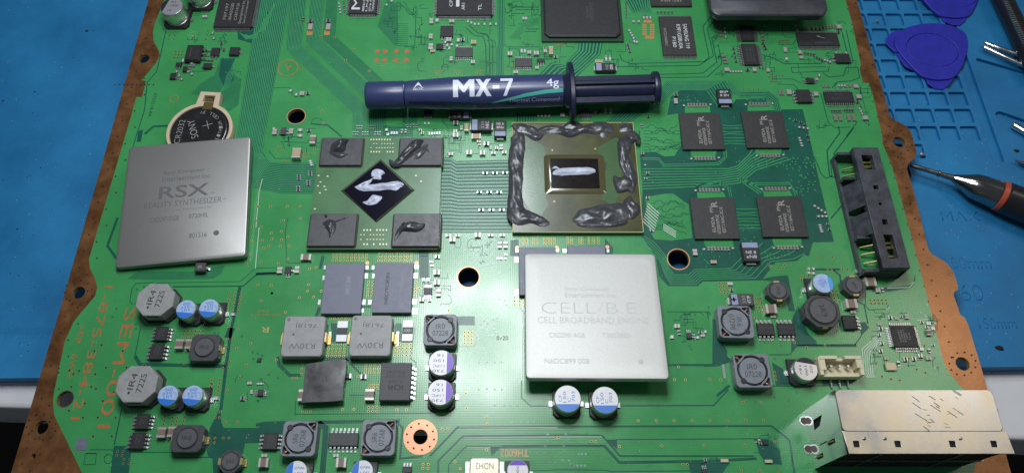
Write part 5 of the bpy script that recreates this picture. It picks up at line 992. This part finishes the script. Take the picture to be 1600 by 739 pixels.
# ------------------------------------------------------------------ thermal compound syringe
SZ = .80
A_, B_ = P(572, 150, SZ), P(1028, 138, SZ); ax = B_ - A_; sr = math.atan2(ax.y, ax.x); SL = ax.length
syr = thing('thermal_compound_syringe', 'navy blue syringe of thermal compound lying across the board', 'syringe', (A_.x, A_.y, 0), rot=(0, 0, sr))
sx = lambda px: (P(px, 150 - (px - 572)*.026, SZ) - A_).length
rad = lambda px, half: half / S(px, 146, SZ)
prof = [(rad(634, 21.0), sx(634)), (rad(640, 21.8), sx(640)), (rad(665, 23.0), sx(665)), (rad(700, 25.2), sx(700)), (rad(740, 26.2), sx(740)), (rad(800, 26.0), sx(800)), (rad(850, 25.6), sx(850)), (rad(878, 25.2), sx(878))]
def srad(x):
    for (r0, x0), (r1, x1) in zip(prof, prof[1:]):
        if x0 <= x <= x1: return r0 + (r1 - r0)*(x - x0)/(x1 - x0)
    return prof[0][0] if x < prof[0][1] else prof[-1][0]
mb = MB(); mb.lathe(prof, 64, 0, (0, SZ), 'x'); me = mb.mesh('barrel', NAVY); shade(me, 50); ob('barrel', me, syr)
mb = MB(); mb.lathe([(rad(572, 18), sx(572)), (rad(572, 20.5), sx(573.5)), (rad(576, 21.8), sx(577)), (rad(630, 21.9), sx(630)), (rad(633, 21.2), sx(632.5))], 64, 0, (0, SZ), 'x'); me = mb.mesh('cap', NAVY); shade(me, 50); ob('cap', me, syr)
def wrap_on(me, x0, a0, lift=.006):
    me = me.copy()
    for v in me.vertices:
        x = x0 + v.co.x; r = srad(x) + lift; a = a0 - v.co.y / r      # angle from straight up toward the viewer
        v.co = (x, -r*math.sin(a), SZ + r*math.cos(a))
    return me
WHITES = mat('white_label_print', (.66, .70, .82), .35)
def swrap(s_, px, L_, h_, deg, m=WHITES, bold=0.0, cuts=7): ob('lettering', wrap_on(text_mesh(s_, L_, h_, m, bold, cuts), sx(px), R(deg)), syr)
swrap('4g', 862, .42, .40, 8, bold=.004); swrap('ARCTIC', 655.5, .36, .09, 14, bold=0, cuts=2); swrap('Thermal Compound', 833, 1.75, .19, 66, mat('dim_label_print', (.30, .33, .42), .4), cuts=2)
def wrap_poly(name, pts, px, deg, m, n=10):
    mb = MB(); mb.add([(x, y, 0) for x, y in pts], [tuple(range(len(pts)))]); me = mb.mesh(name, m)
    bm = bmesh.new(); bm.from_mesh(me); bmesh.ops.triangulate(bm, faces=bm.faces)
    for i in range(n):
        bmesh.ops.bisect_plane(bm, geom=bm.verts[:]+bm.edges[:]+bm.faces[:], plane_co=(0, -.32 + .07*i, 0), plane_no=(0, 1, 0))
    bm.to_mesh(me); bm.free(); ob(name, wrap_on(me, sx(px), R(deg)), syr)
wrap_poly('emblem', [(-.17, -.13), (-.055, -.02), (.0, .02), (-.0, .17)], 655.5, -2, WHITES); wrap_poly('emblem', [(.17, -.13), (.0, .17), (.0, .02), (.055, -.02)], 655.5, -2, WHITES)
wrap_poly('emblem', [(-.10, .12), (-.06, .12), (.0, -.05), (.02, -.16), (-.02, -.12), (-.08, 0)], 628, 0, WHITES); wrap_poly('emblem', [(-.02, -.15), (.05, .13), (.03, -.17)], 631, 0, WHITES)
def band(pts, m, name='label_band'):          # (px, angle from top, half width)
    mb = MB(); vs = []; fs = []; Q = []
    for i in range(len(pts)-1):
        for k in range(8):
            t = k/8; Q.append([pts[i][j]*(1-t) + pts[i+1][j]*t for j in range(3)])
    Q.append(list(pts[-1]))
    for px, dg, hw in Q:
        x = sx(px); r = srad(x) + .004
        for s_ in (-1, 0, 1):
            a = R(dg) + s_*hw/r; vs.append((x, -r*math.sin(a), SZ + r*math.cos(a)))
    for i in range(len(Q)-1):
        for j in range(2): fs.append((3*i+j, 3*i+j+1, 3*i+j+4, 3*i+j+3))
    mb.add(vs, fs); ob(name, mb.mesh(name, m), syr)
band([(768, 72, .01), (790, 62, .045), (820, 47, .06), (850, 37, .065), (877.5, 33, .07)], TEAL); band([(745, -70, .01), (790, -62, .02), (840, -62, .035), (877.5, -64, .04)], TEAL)
dn = mat('deep_navy', (.010, .014, .05), .27, coat=.25)
band([(640, 68, .05), (700, 74, .10), (770, 86, .12)], dn, 'dark_lower_band'); band([(772, 84, .06), (800, 70, .14), (840, 62, .21), (877.5, 57, .26)], dn, 'dark_lower_band')  # deeper navy along the lower side of the barrel
GLYPHS = {'M': [(0,0),(0,1),(.24,1),(.5,.56),(.76,1),(1,1),(1,0),(.77,0),(.77,.60),(.55,.24),(.45,.24),(.23,.60),(.23,0)], 'X': [(0,0),(.35,.5),(.02,1),(.31,1),(.5,.70),(.69,1),(.98,1),(.65,.5),(1,0),(.71,0),(.5,.31),(.29,0)],
          '-': [(0,.38),(0,.57),(1,.57),(1,.38)], '7': [(0,1),(1,1),(1,.83),(.46,0),(.20,0),(.70,.81),(0,.81)]}
for ch_, px0, px1 in (('M', 709, 742), ('X', 743, 768), ('-', 770, 780), ('7', 782, 801)):
    w_ = sx(px1) - sx(px0); wrap_poly('lettering', [((x - .5)*w_, (y - .5)*.66) for x, y in GLYPHS[ch_]], (px0 + px1)/2, 15, WHITES)
# flange: conical collar and an oval grip plate
mb = MB(); mb.lathe([(rad(878, 24.6), sx(877)), (rad(880, 24), sx(880)), (rad(888, 30), sx(889))], 48, 0, (0, SZ), 'x'); me = mb.mesh('collar', NAVYD); shade(me, 40); ob('collar', me, syr)
def oval_plate(name, x0, x1, ry, rz, m):
    mb = MB(); n = 40; rings = []
    for x, k in ((x0, .96), (x0 + .03, 1), (x1 - .03, 1), (x1, .96)): rings.append([(x, ry*k*math.cos(2*math.pi*i/n), SZ + rz*k*math.sin(2*math.pi*i/n)) for i in range(n)])
    mb.loft(rings); me = mb.mesh(name, m); shade(me, 40); return me
ob('finger_flange', oval_plate('finger_flange', sx(888), sx(896), 1.10, .72, NAVYD), syr)
mb = MB(); x0, x1 = sx(896), sx(1019); L_ = x1 - x0; pr_ = rad(950, 25)
mb.box(((x0+x1)/2, 0, SZ), (L_, pr_*2, .11)); mb.box(((x0+x1)/2, 0, SZ + .03), (L_, .11, pr_*1.5))
mb.lathe([(pr_*.62, x0), (pr_*.62, x1)], 24, 0, (0, SZ - .02), 'x')
me = mb.mesh('plunger', NAVYD); shade(me, 40); pl = ob('plunger', me, syr)
ob('thumb_rest', oval_plate('thumb_rest', sx(1019), sx(1028.5), rad(1024, 27), rad(1024, 25), NAVYD), pl)

# ------------------------------------------------------------------ connectors
# four-port steel housing at the near right corner
ux0, ux1, uy0, uy1, UZ = 8.76, 12.93, 3.62, 5.22, 2.40; UC = Vector(((ux0+ux1)/2, (uy0+uy1)/2, 0))
port = part('port_housing', None, UC.x, UC.y, .012, label='bright steel multi-port connector housing at the near right corner')
hw, hd = (ux1-ux0)/2, (uy1-uy0)/2
SHEENST = mat('sheen_tinted_tinplate', (.36, .38, .41), .32, metal=.92, var=.15, vscale=.9, col2=(.66, .60, .47), rvar=.06, vdetail=5)  # blue-grey and cream mottle paints reflections into the tinplate
mb = MB(); mb.loft([rrect(2*hw - .3, hd*1.30, .06, UZ - .03, 5, -.02, .285), rrect(2*hw - .0, hd*1.32, .12, UZ - .02, 5, 0, .28), rrect(2*hw - .04, hd*1.30, .12, UZ, 5, 0, .28)]); ob('top_plate', mb.mesh('top_plate', SHEENST), port)
sl = [[(p[0], p[1]) for p in rrect(.15, .15, .01, 0, 2, x_, -.56)] for x_ in (-1.78, -.72, .68, 1.74)]
me = curve_mesh('front_strip', [[(-hw + .02, -.235), (hw + .07, -.235), (hw + .12, -hd), (-hw + .06, -hd)]] + sl, UZ - .06, UZ - .028, SHEENST, .008); ob('front_strip', me, port)
for x_ in (-1.55, -1.02, .92): 
    m_ = MB(); m_.lathe([(.04, UZ - .04), (.03, UZ + .02), (.005, UZ + .04)], 10, 0, (x_, -.43)); ob('rivet', m_.mesh('rivet', SHEENST), port)
qs = random.Random(11); m_ = MB()
for k in range(16):
    x_ = qs.uniform(-.1, 1.15); y_ = qs.uniform(-.2, .75); l_ = qs.uniform(.06, .3); m_.box((x_, y_, UZ + .0012), (l_, .02, .002), 0, R(-38 + qs.uniform(-5, 5)))
for k in range(8): m_.box((qs.uniform(.1, .8), qs.uniform(-.25, .3), UZ + .0012), (qs.uniform(.08, .2), .012, .002), 0, R(qs.uniform(-20, 25)))
ob('scratches', m_.mesh('scratches', mat('scratch_dirt', (.16, .14, .11), .6)), port)
wall = [(-hd, 0), (hd, 0), (hd, UZ - .03), (-hd, UZ - .06)]
cut = [(.15, .5), (.42, .55), (.42, 1.25), (.18, .95)]; cut2 = [(-.30, .7), (-.27, .7), (-.27, 1.25), (-.30, 1.25)]; cut3 = [(-.62, .35), (-.5, .35), (-.5, .8), (-.62, .8)]; cut4 = [(-.42, 1.3), (-.30, 1.3), (-.30, 1.8), (-.42, 1.8)]
me = curve_mesh('side_wall', [wall, cut, cut2, cut3, cut4], -.015, .015, mat('mirror_tinplate', (.68, .69, .68), .13, metal=1.0, bump=.015, bscale=4))
me.transform(Matrix(((0, 0, 1, 0), (1, 0, 0, 0), (0, 1, 0, 0), (0, 0, 0, 1)))); ob('side_wall', me, port, (-hw + .02, 0, 0))
m_ = MB()
for y_, z_ in ((-.56, .5), (-.36, 1.5)): m_.tube([(-hw - .0, y_, z_ + .2), (-hw - .05, y_, z_), (-hw - .02, y_, z_ - .2)], .022, 6)
m_.box((-hw + .05, .05, UZ - .25), (.03, .1, .3)); ob('spring_tab', m_.mesh('spring_tab', GOLD), port)
m_ = MB(); m_.box((0, hd - .02, UZ/2 - .02), (2*hw - .05, .03, UZ - .06)); m_.box((hw - .03, .02, UZ/2 - .02), (.03, 2*hd - .1, UZ - .06)); ob('rear_wall', m_.mesh('rear_wall', SHEENST), port)
mb = MB()
mb.box((0, 0, UZ/2 - .02), (2*hw - .12, 2*hd - .12, UZ - .12)); ob('port_block', mb.mesh('port_block', mat('matt_black', (.006, .006, .007), .8)), port)
mb = MB(); 
for x_ in (-1.05, 1.05): mb.box((x_, -hd + .06, 1.1), (.08, .05, 2.1))
mb.box((0, -hd + .03, 1.15), (2*hw - .1, .04, .1)); ob('front_frame', mb.mesh('front_frame', STEELD), port)
m_ = MB()
for px, py in ((1256.5, 657), (1263, 701)):
    p = P(px, py, .02); m_.lathe([(.13, .0), (.13, .012), (.09, .012)], 20, 0, (p.x - UC.x, p.y - UC.y), cap1=False)
ob('solder_ring', m_.mesh('solder_ring', STEELD), port)
m_ = MB()
for px, py in ((1256.5, 657), (1263, 701)):
    p = P(px, py, .02); m_.lathe([(.10, .0), (.10, .014)], 20, 0, (p.x - UC.x, p.y - UC.y))
ob('mounting_hole', m_.mesh('mounting_hole', mat('hole_brown', (.05, .03, .02), .5)), port)
# cream three-pin connector
jc = P(1313, 572, .5); WJ, HJ = WH(1313, 572, 68, 30, .5)
jst = part('fan_connector', None, jc.x, jc.y, .012, label='cream three-pin plug socket behind the steel port housing')
mb = MB(); hj = .58
mb.box((0, -.22, .2), (WJ, .10, .34)); mb.box((0, 0, .09), (WJ, .5, .14)); mb.box((-WJ/2 + .05, 0, .3), (.10, .52, .5)); mb.box((WJ/2 - .05, 0, .3), (.10, .52, .5))
mb.box((-WJ*.27, .24, .32), (WJ*.40, .09, hj - .04)); mb.box((WJ*.29, .24, .32), (WJ*.36, .09, hj - .04)); mb.box((0, .24, .2), (WJ, .085, .3)); mb.box((-WJ*.42, .05, .42), (.16, .34, .3)); mb.box((WJ*.42, .08, .42), (.16, .28, .3))
ob('shell', mb.mesh('shell', CREAM), jst)
for k in (-1, 0, 1):
    m_ = MB(); m_.tube([(k*.25, .02, .1), (k*.25, .02, .46)], .035, 8); m_.tube([(k*.25 + .05, -.27, .12), (k*.25 + .06, -.36, .04), (k*.25 + .07, -.52, .025)], .035, 6); ob('pin', m_.mesh('pin', SOLDER), jst)
# long black connector at the right
lc = P(1378, 325, .85); LX0, LX1, LY0, LY1 = 11.66, 12.50, 9.32, 13.62; LZ = .85
lcp = part('long_connector', None, (LX0+LX1)/2, (LY0+LY1)/2, .012, label='long black slotted connector standing along the right edge of the board')
w2, l2 = (LX1-LX0)/2, (LY1-LY0)/2
wins = [[(-.2, l2 - .85), (.16, l2 - .85), (.16, l2 - .3), (-.2, l2 - .3)], [(-.15, -l2 + .32), (.14, -l2 + .32), (.14, -l2 + 1.12), (-.15, -l2 + 1.12)], [(-.07, .58), (.1, .58), (.1, .72), (-.07, .72)], [(-.07, -.68), (.1, -.68), (.1, -.5), (-.07, -.5)]]
me = curve_mesh('top_rail', [[(-w2, -l2), (w2, -l2), (w2, l2), (-w2, l2)]] + wins, LZ - .28, LZ, CONN, .02); ob('top_rail', me, lcp)
m_ = MB(); m_.lathe([(.13, LZ - .01), (.13, LZ + .004), (.10, LZ + .004), (.10, LZ - .03), (.05, LZ - .03), (.05, LZ)], 20, 0, (.0, .04)); ob('rivet', m_.mesh('rivet', CONN), lcp)
mb = MB(); mb.box((w2 - .05, 0, .28), (.10, 2*l2, .56)); mb.box((0, -l2 + .06, .28), (2*w2, .12, .56)); mb.box((0, l2 - .06, .28), (2*w2, .12, .56)); ob('frame', mb.mesh('frame', CONN), lcp)
for (ya, yb) in ((.05, .98), (-.95, -.18)):
    mb = MB(); xl = -w2 - .40; mb.add([(-w2 + .02, ya, LZ - .05), (-w2 + .02, yb, LZ - .05), (xl, yb, .18), (xl, ya, .18), (-w2 + .02, ya, 0), (-w2 + .02, yb, 0), (xl, yb, 0), (xl, ya, 0)], [(0,1,2,3), (4,7,6,5), (0,3,7,4), (1,5,6,2), (3,2,6,7), (0,4,5,1)]); ob('ramp', mb.mesh('ramp', CONN), lcp)
mb = MB()
for y_ in (-l2 + .05, l2 - .05, -l2 + 1.18, l2 - 1.0): mb.box((-w2 - .2, y_, .28), (.42, .10, .5))
mb.box((-w2 - .40, 0, .12), (.08, 2*l2, .22)); ob('side_rail', mb.mesh('side_rail', CONN), lcp)
mb = MB()
for y_ in (l2 - .45, l2 - .7, -l2 + .45, -l2 + .75, -l2 + 1.0): mb.tube([(-w2 - .2, y_, .1), (-.1, y_, .42), (.2, y_ + .03, .36)], .03, 6); mb.box((.0, y_ + .1, .06), (.3, .12, .05))
for y_ in (l2 - .42, l2 - .72, -l2 + .5, -l2 + .95): mb.box((.0, y_, LZ - .30), (.42, .07, .03)); mb.box((0, y_ - .12, LZ - .36), (.42, .1, .02))  # flat strips added high up so the deep windows do not look dark
ob('contact_and_added_strip', mb.mesh('contact_and_added_strip', mat('olive_brass', (.26, .25, .09), .3, metal=.7)), lcp)
m_ = MB(); p = [P(1338, 385, 0), P(1332, 378, 0), P(1335, 370, 0), P(1345, 367, 0)]
m_.tube([(q.x - lcp.location.x - BC.x, q.y - lcp.location.y - BC.y, .03) for q in p], [.02, .05, .05, .02], 8); ob('solder_fillet', m_.mesh('solder_fillet', mat('white_tin', (.58, .59, .61), .42, metal=.3)), lcp)

# ------------------------------------------------------------------ black plastic tray over the far edge of the board
tz = 1.15
q = [P(1112, 24, tz), P(1296, 22, tz)]; tx0, tx1, ty = q[0].x, q[1].x, q[0].y
tr = thing('plastic_tray', 'black rounded plastic tray resting over the far edge of the board', 'tray', ((tx0+tx1)/2, ty + 1.6, .0))
W = tx1 - tx0
mb = MB(); mb.loft([rrect(W - .2, 3.0, .3, tz - .42, 6), rrect(W, 3.2, .4, tz - .28, 6), rrect(W, 3.2, .4, tz - .04, 6), rrect(W - .08, 3.12, .4, tz, 6)]); me = mb.mesh('rim', mat('black_tray', (.036, .038, .048), .42, var=.2, vscale=4, bump=.05, bscale=40)); shade(me, 40); ob('rim', me, tr)
mb = MB(); mb.loft([rrect(W - .25, 2.3, .25, tz - .02, 6, 0, .3), rrect(W - .45, 2.1, .25, tz + .5, 6, 0, .3)]); ob('raised_deck', mb.mesh('raised_deck', mat('black_deck', (.008, .008, .010), .5)), tr)
mb = MB()
for sx_ in (-1, 1): mb.box((sx_*(W/2 - .35) - (.15 if sx_ < 0 else 0), 1.0, (tz - .4)/2 + .012), (.5, .8, tz - .4))
ob('foot', mb.mesh('foot', RUBBER), tr)

# ------------------------------------------------------------------ opening picks on the mat
def pick(label, body, tips, cpx, rx, rc):
    z = ZM + .02
    pts = [P(x, y, ZM + .14) for x, y in body]; c = sum(pts, Vector()) / len(pts)
    o = thing('opening_pick', label, 'pick', (c.x, c.y, ZM), group='blue opening picks')
    loop = [(p.x - c.x, p.y - c.y) for p in pts]
    fine = []
    n = len(loop)
    for i in range(n):
        p0, p1, p2, p3 = (Vector(loop[(i+k) % n]) for k in (-1, 0, 1, 2))
        for k in range(4):
            t = k/4; v = .5*((2*p1) + (-p0+p2)*t + (2*p0-5*p1+4*p2-p3)*t*t + (-p0+3*p1-3*p2+p3)*t**3); fine.append((v.x, v.y))
    cc = P(*cpx, ZM + .14); ring = [(cc.x - c.x + rx*math.cos(2*math.pi*k/48), cc.y - c.y + rc*math.sin(2*math.pi*k/48)) for k in range(48)]
    me = curve_mesh('grip', [fine, ring], .03, .15, PICK, .02); shade(me, 40); ob('grip', me, o)
    ri = [((x - cc.x + c.x)*.985 + cc.x - c.x, (y - cc.y + c.y)*.985 + cc.y - c.y) for x, y in ring]
    me = curve_mesh('thumb_recess', [ri], .03, .135, PICK, .01); shade(me, 40); ob('thumb_recess', me, o)
    for tp_ in tips:
        me = curve_mesh('tip', [[(P(x, y, ZM + .06).x - c.x, P(x, y, ZM + .06).y - c.y) for x, y in tp_]], .005, .07, PICK, .012); shade(me, 40); ob('tip', me, o)
pick('blue plastic opening pick lying whole on the pockets of the mat', [(1399, 60), (1412, 46), (1440, 38), (1475, 38), (1503, 48), (1512, 62), (1510, 85), (1502, 106), (1490, 121), (1470, 125), (1447, 122), (1430, 110), (1410, 88), (1399, 72)],
     [[(1405, 46), (1392, 52), (1385, 60), (1384, 68), (1398, 82), (1420, 80)], [(1444, 118), (1450, 131), (1461, 139), (1474, 140), (1484, 132), (1493, 118)], [(1400, 84), (1414, 104), (1430, 112), (1430, 90)]], (1457, 78), .98, .80)
pick('blue plastic opening pick cut off by the far edge of the picture', [(1437, -10), (1450, 8), (1468, 24), (1490, 28), (1512, 26), (1522, 14), (1529, -2), (1534, -30), (1520, -50), (1470, -52), (1436, -34)], [[(1466, 20), (1474, 33), (1488, 40), (1500, 40), (1508, 34), (1514, 22)]], (1490, -12), .95, .78)

# ------------------------------------------------------------------ hand tools at the right edge
def revolve_between(mb, a, b, prof, n=28, mi=0):
    d = (b - a).normalized(); u = d.cross(Vector((0, 0, 1))).normalized(); w = d.cross(u); rings = []
    L_ = (b - a).length
    for r, t in prof:
        p = a + d*(t*L_); rings.append([tuple(p + (u*math.cos(2*math.pi*k/n) + w*math.sin(2*math.pi*k/n))*r) for k in range(n)])
    mb.loft(rings, mi)
def tool_part(parent, name, a, b, prof, m, n=28):
    mb = MB(); revolve_between(mb, a, b, prof, n); me = mb.mesh(name, m); shade(me, 40); return ob(name, me, parent)
base = P(1545, 300, -.35); a = P(1422, 258, -.45) - base; b = P(1491, 279, -.40) - base; c = P(1560, 305, -.34) - base; e = P(1700, 362, -.30) - base
sd = thing('screwdriver', 'black handled screwdriver with steel collar and orange band pointing at the board', 'screwdriver', base)
tool_part(sd, 'blade', a, b, [(.05, 0), (.075, .05), (.075, .10), (.085, .12), (.085, .62), (.12, .63), (.12, .66), (.09, .68), (.12, 1.0)], STEELD)
tool_part(sd, 'collar', b, c, [(.14, -.02), (.16, .02), (.28, .22), (.42, .42), (.46, .6), (.48, .8), (.50, .97)], mat('polished_steel', (.30, .30, .30), .15, metal=1.0))
d_ = (e - c).normalized()
tool_part(sd, 'band', c - d_*.02, c + d_*.16, [(.51, 0), (.535, .15), (.535, .85), (.51, 1)], BAND)
tool_part(sd, 'handle', c + d_*.15, e, [(.50, 0), (.55, .02), (.56, .2), (.60, 1)], HANDLE)
base = P(1590, 60, -.4); a = P(1548, -40, -.45) - base; b = P(1625, 120, -.4) - base
tp = thing('precision_knife', 'black knurled pen-shaped tool at the far right edge', 'hand tool', base)
tool_part(tp, 'handle', a, b, [(.30, 0), (.36, .05), (.36, .9), (.3, 1)], HANDLE)
mb = MB(); d_ = (b - a).normalized(); sd_ = d_.cross(Vector((0, 0, 1))).normalized()
for k in range(26):
    p = a + (b-a)*(.30 + .020*k) - sd_*(-.20) + Vector((0, 0, .30)); mb.box(p, (.20, .055, .07), 0, math.atan2(d_.y, d_.x) + math.pi/2)
ob('knurling', mb.mesh('knurling', STEEL), tp)
base = P(1560, 80, -.6); a = P(1536, 70, -.75) - base; b = P(1640, 112, -.6) - base; off = Vector((.07, .12, 0))
tw = thing('tweezers', 'bright steel tweezers tips lying beside the blue pick', 'tweezers', base)
for k, s_ in enumerate((-1, 1)):
    tool_part(tw, 'arm', a + off*s_*.8, b + off*s_*2.0, [(.03, 0), (.075, .03), (.085, .6), (.09, 1)], STEEL, 12)
base = P(1590, 200, -.7); a = P(1582, 195, -.8) - base; b = P(1660, 240, -.75) - base
t1 = thing('driver_bit', 'steel rod end in the slot at the right edge of the mat', 'tool bit', base); tool_part(t1, 'shaft', a, b, [(.10, 0), (.13, .02), (.13, 1)], STEEL, 18); tool_part(t1, 'sleeve', a + (b-a)*.35, b, [(.16, 0), (.17, .05), (.17, 1)], HANDLE, 18)
base = P(1592, 255, -.7); a = P(1585, 250, -.8) - base; b = P(1660, 282, -.75) - base
t2 = thing('steel_probe', 'thin pointed steel probe just above the screwdriver collar', 'probe', base); tool_part(t2, 'tip', a, b, [(.015, 0), (.08, .2), (.09, 1)], STEELD, 16); tool_part(t2, 'grip', a + (b-a)*.5, b, [(.13, 0), (.14, .05), (.14, 1)], HANDLE, 16)
# specks of dirt on the mat
qd = random.Random(21)
for k, (x, y, r_) in enumerate(((136, 49, .07), (146, 49, .035), (54, 144, .04), (5, 158, .05), (64, 262, .03), (27, 358, .035), (1562, 544, .14), (1588, 236, .10), (1371, 33, .09), (1441, 241, .10))):
    c = P(x, y, ZM); mb = MB(); n = 9; pts = []
    for i in range(n):
        a = 2*math.pi*i/n; rr_ = r_*qd.uniform(.6, 1.2); pts.append((rr_*math.cos(a), rr_*math.sin(a)*.8))
    mb.loft([[(x_, y_, 0) for x_, y_ in pts], [(x_*.8, y_*.8, r_*.3) for x_, y_ in pts], [(x_*.3, y_*.3, r_*.5) for x_, y_ in pts]])
    bright = k >= 8
    ob('dirt_speck' if not bright else 'solder_crumb', mb.mesh('speck', SOLDER if bright else HOLE), mat_root, (c.x - mat_root.location.x, c.y - mat_root.location.y, c.z - mat_root.location.z + .002))

# dust: pale lint on the mat and the board, nobody could count it
def dust(parent, n, seed, z, rect, material, size=(.008, .022)):
    q = random.Random(seed); mb = MB()
    for k in range(n):
        p = P(q.uniform(rect[0], rect[2]), q.uniform(rect[1], rect[3]), z); r_ = q.uniform(*size)
        if q.random() < .25: mb.box((p.x - parent.location.x, p.y - parent.location.y, z + .006 - parent.location.z), (r_*q.uniform(3, 7), .006, .004), 0, q.uniform(0, 3))
        else: mb.lathe([(r_, z + .002 - parent.location.z), (r_*.5, z + .002 + r_*.6 - parent.location.z)], 6, 0, (p.x - parent.location.x, p.y - parent.location.y))
    o = ob('dust', mb.mesh('dust', material), parent); o['kind'] = 'stuff'
LINT = mat('lint', (.34, .38, .42), .8)
dust(mat_root, 60, 1, ZM, (0, 0, 150, 570), LINT); dust(mat_root, 170, 2, ZM, (1400, 150, 1600, 560), LINT); dust(mat_root, 40, 5, ZM, (0, 0, 150, 570), HOLE)
dust(board, 330, 3, .016, (230, 0, 1330, 420), mat('board_dust', (.42, .52, .44), .7), (.006, .015)); dust(board, 260, 4, .016, (150, 420, 1420, 739), mat('board_dust', (.42, .52, .44), .7), (.006, .015))
# ------------------------------------------------------------------ pieces that came out of one builder become parts of their own
def explode(o, newname=None):
    me = o.data; bm = bmesh.new(); bm.from_mesh(me); bm.verts.ensure_lookup_table(); seen = set(); isl = []
    for v in bm.verts:
        if v.index in seen: continue
        st = [v]; comp = set()
        while st:
            w = st.pop()
            if w.index in comp: continue
            comp.add(w.index); st += [e.other_vert(w) for e in w.link_edges]
        seen |= comp; isl.append(comp)
    if newname: o.name = newname
    if len(isl) < 2: bm.free(); return
    for k, comp in enumerate(isl):
        idx = {i: j for j, i in enumerate(sorted(comp))}
        m2 = bpy.data.meshes.new(me.name)
        m2.from_pydata([bm.verts[i].co[:] for i in sorted(comp)], [], [[idx[v.index] for v in f.verts] for f in bm.faces if f.verts[0].index in comp])
        for m in me.materials: m2.materials.append(m)
        if k == 0: o.data = m2
        else:
            c = o.copy(); c.data = m2; scene.collection.objects.link(c)
    bm.free()
for o in list(bpy.data.objects):
    b = o.name.split('.')[0]
    if b == 'terminal_pair': explode(o, 'terminal')
    elif b in ('solder_lands', 'copper_lands', 'hole_rim', 'orange_marks', 'unpopulated_pads', 'foot', 'solder_ring', 'mounting_hole', 'side_rail', 'front_frame', 'rear_wall', 'retaining_wire', 'spring_tab'):
        explode(o, {'solder_lands': 'solder_land', 'copper_lands': 'copper_land', 'orange_marks': 'orange_mark', 'unpopulated_pads': 'empty_pad'}.get(b, b))
    elif b in ('knurling', 'scratches', 'ruler_marks', 'contact_and_added_strip'): o['kind'] = 'stuff'
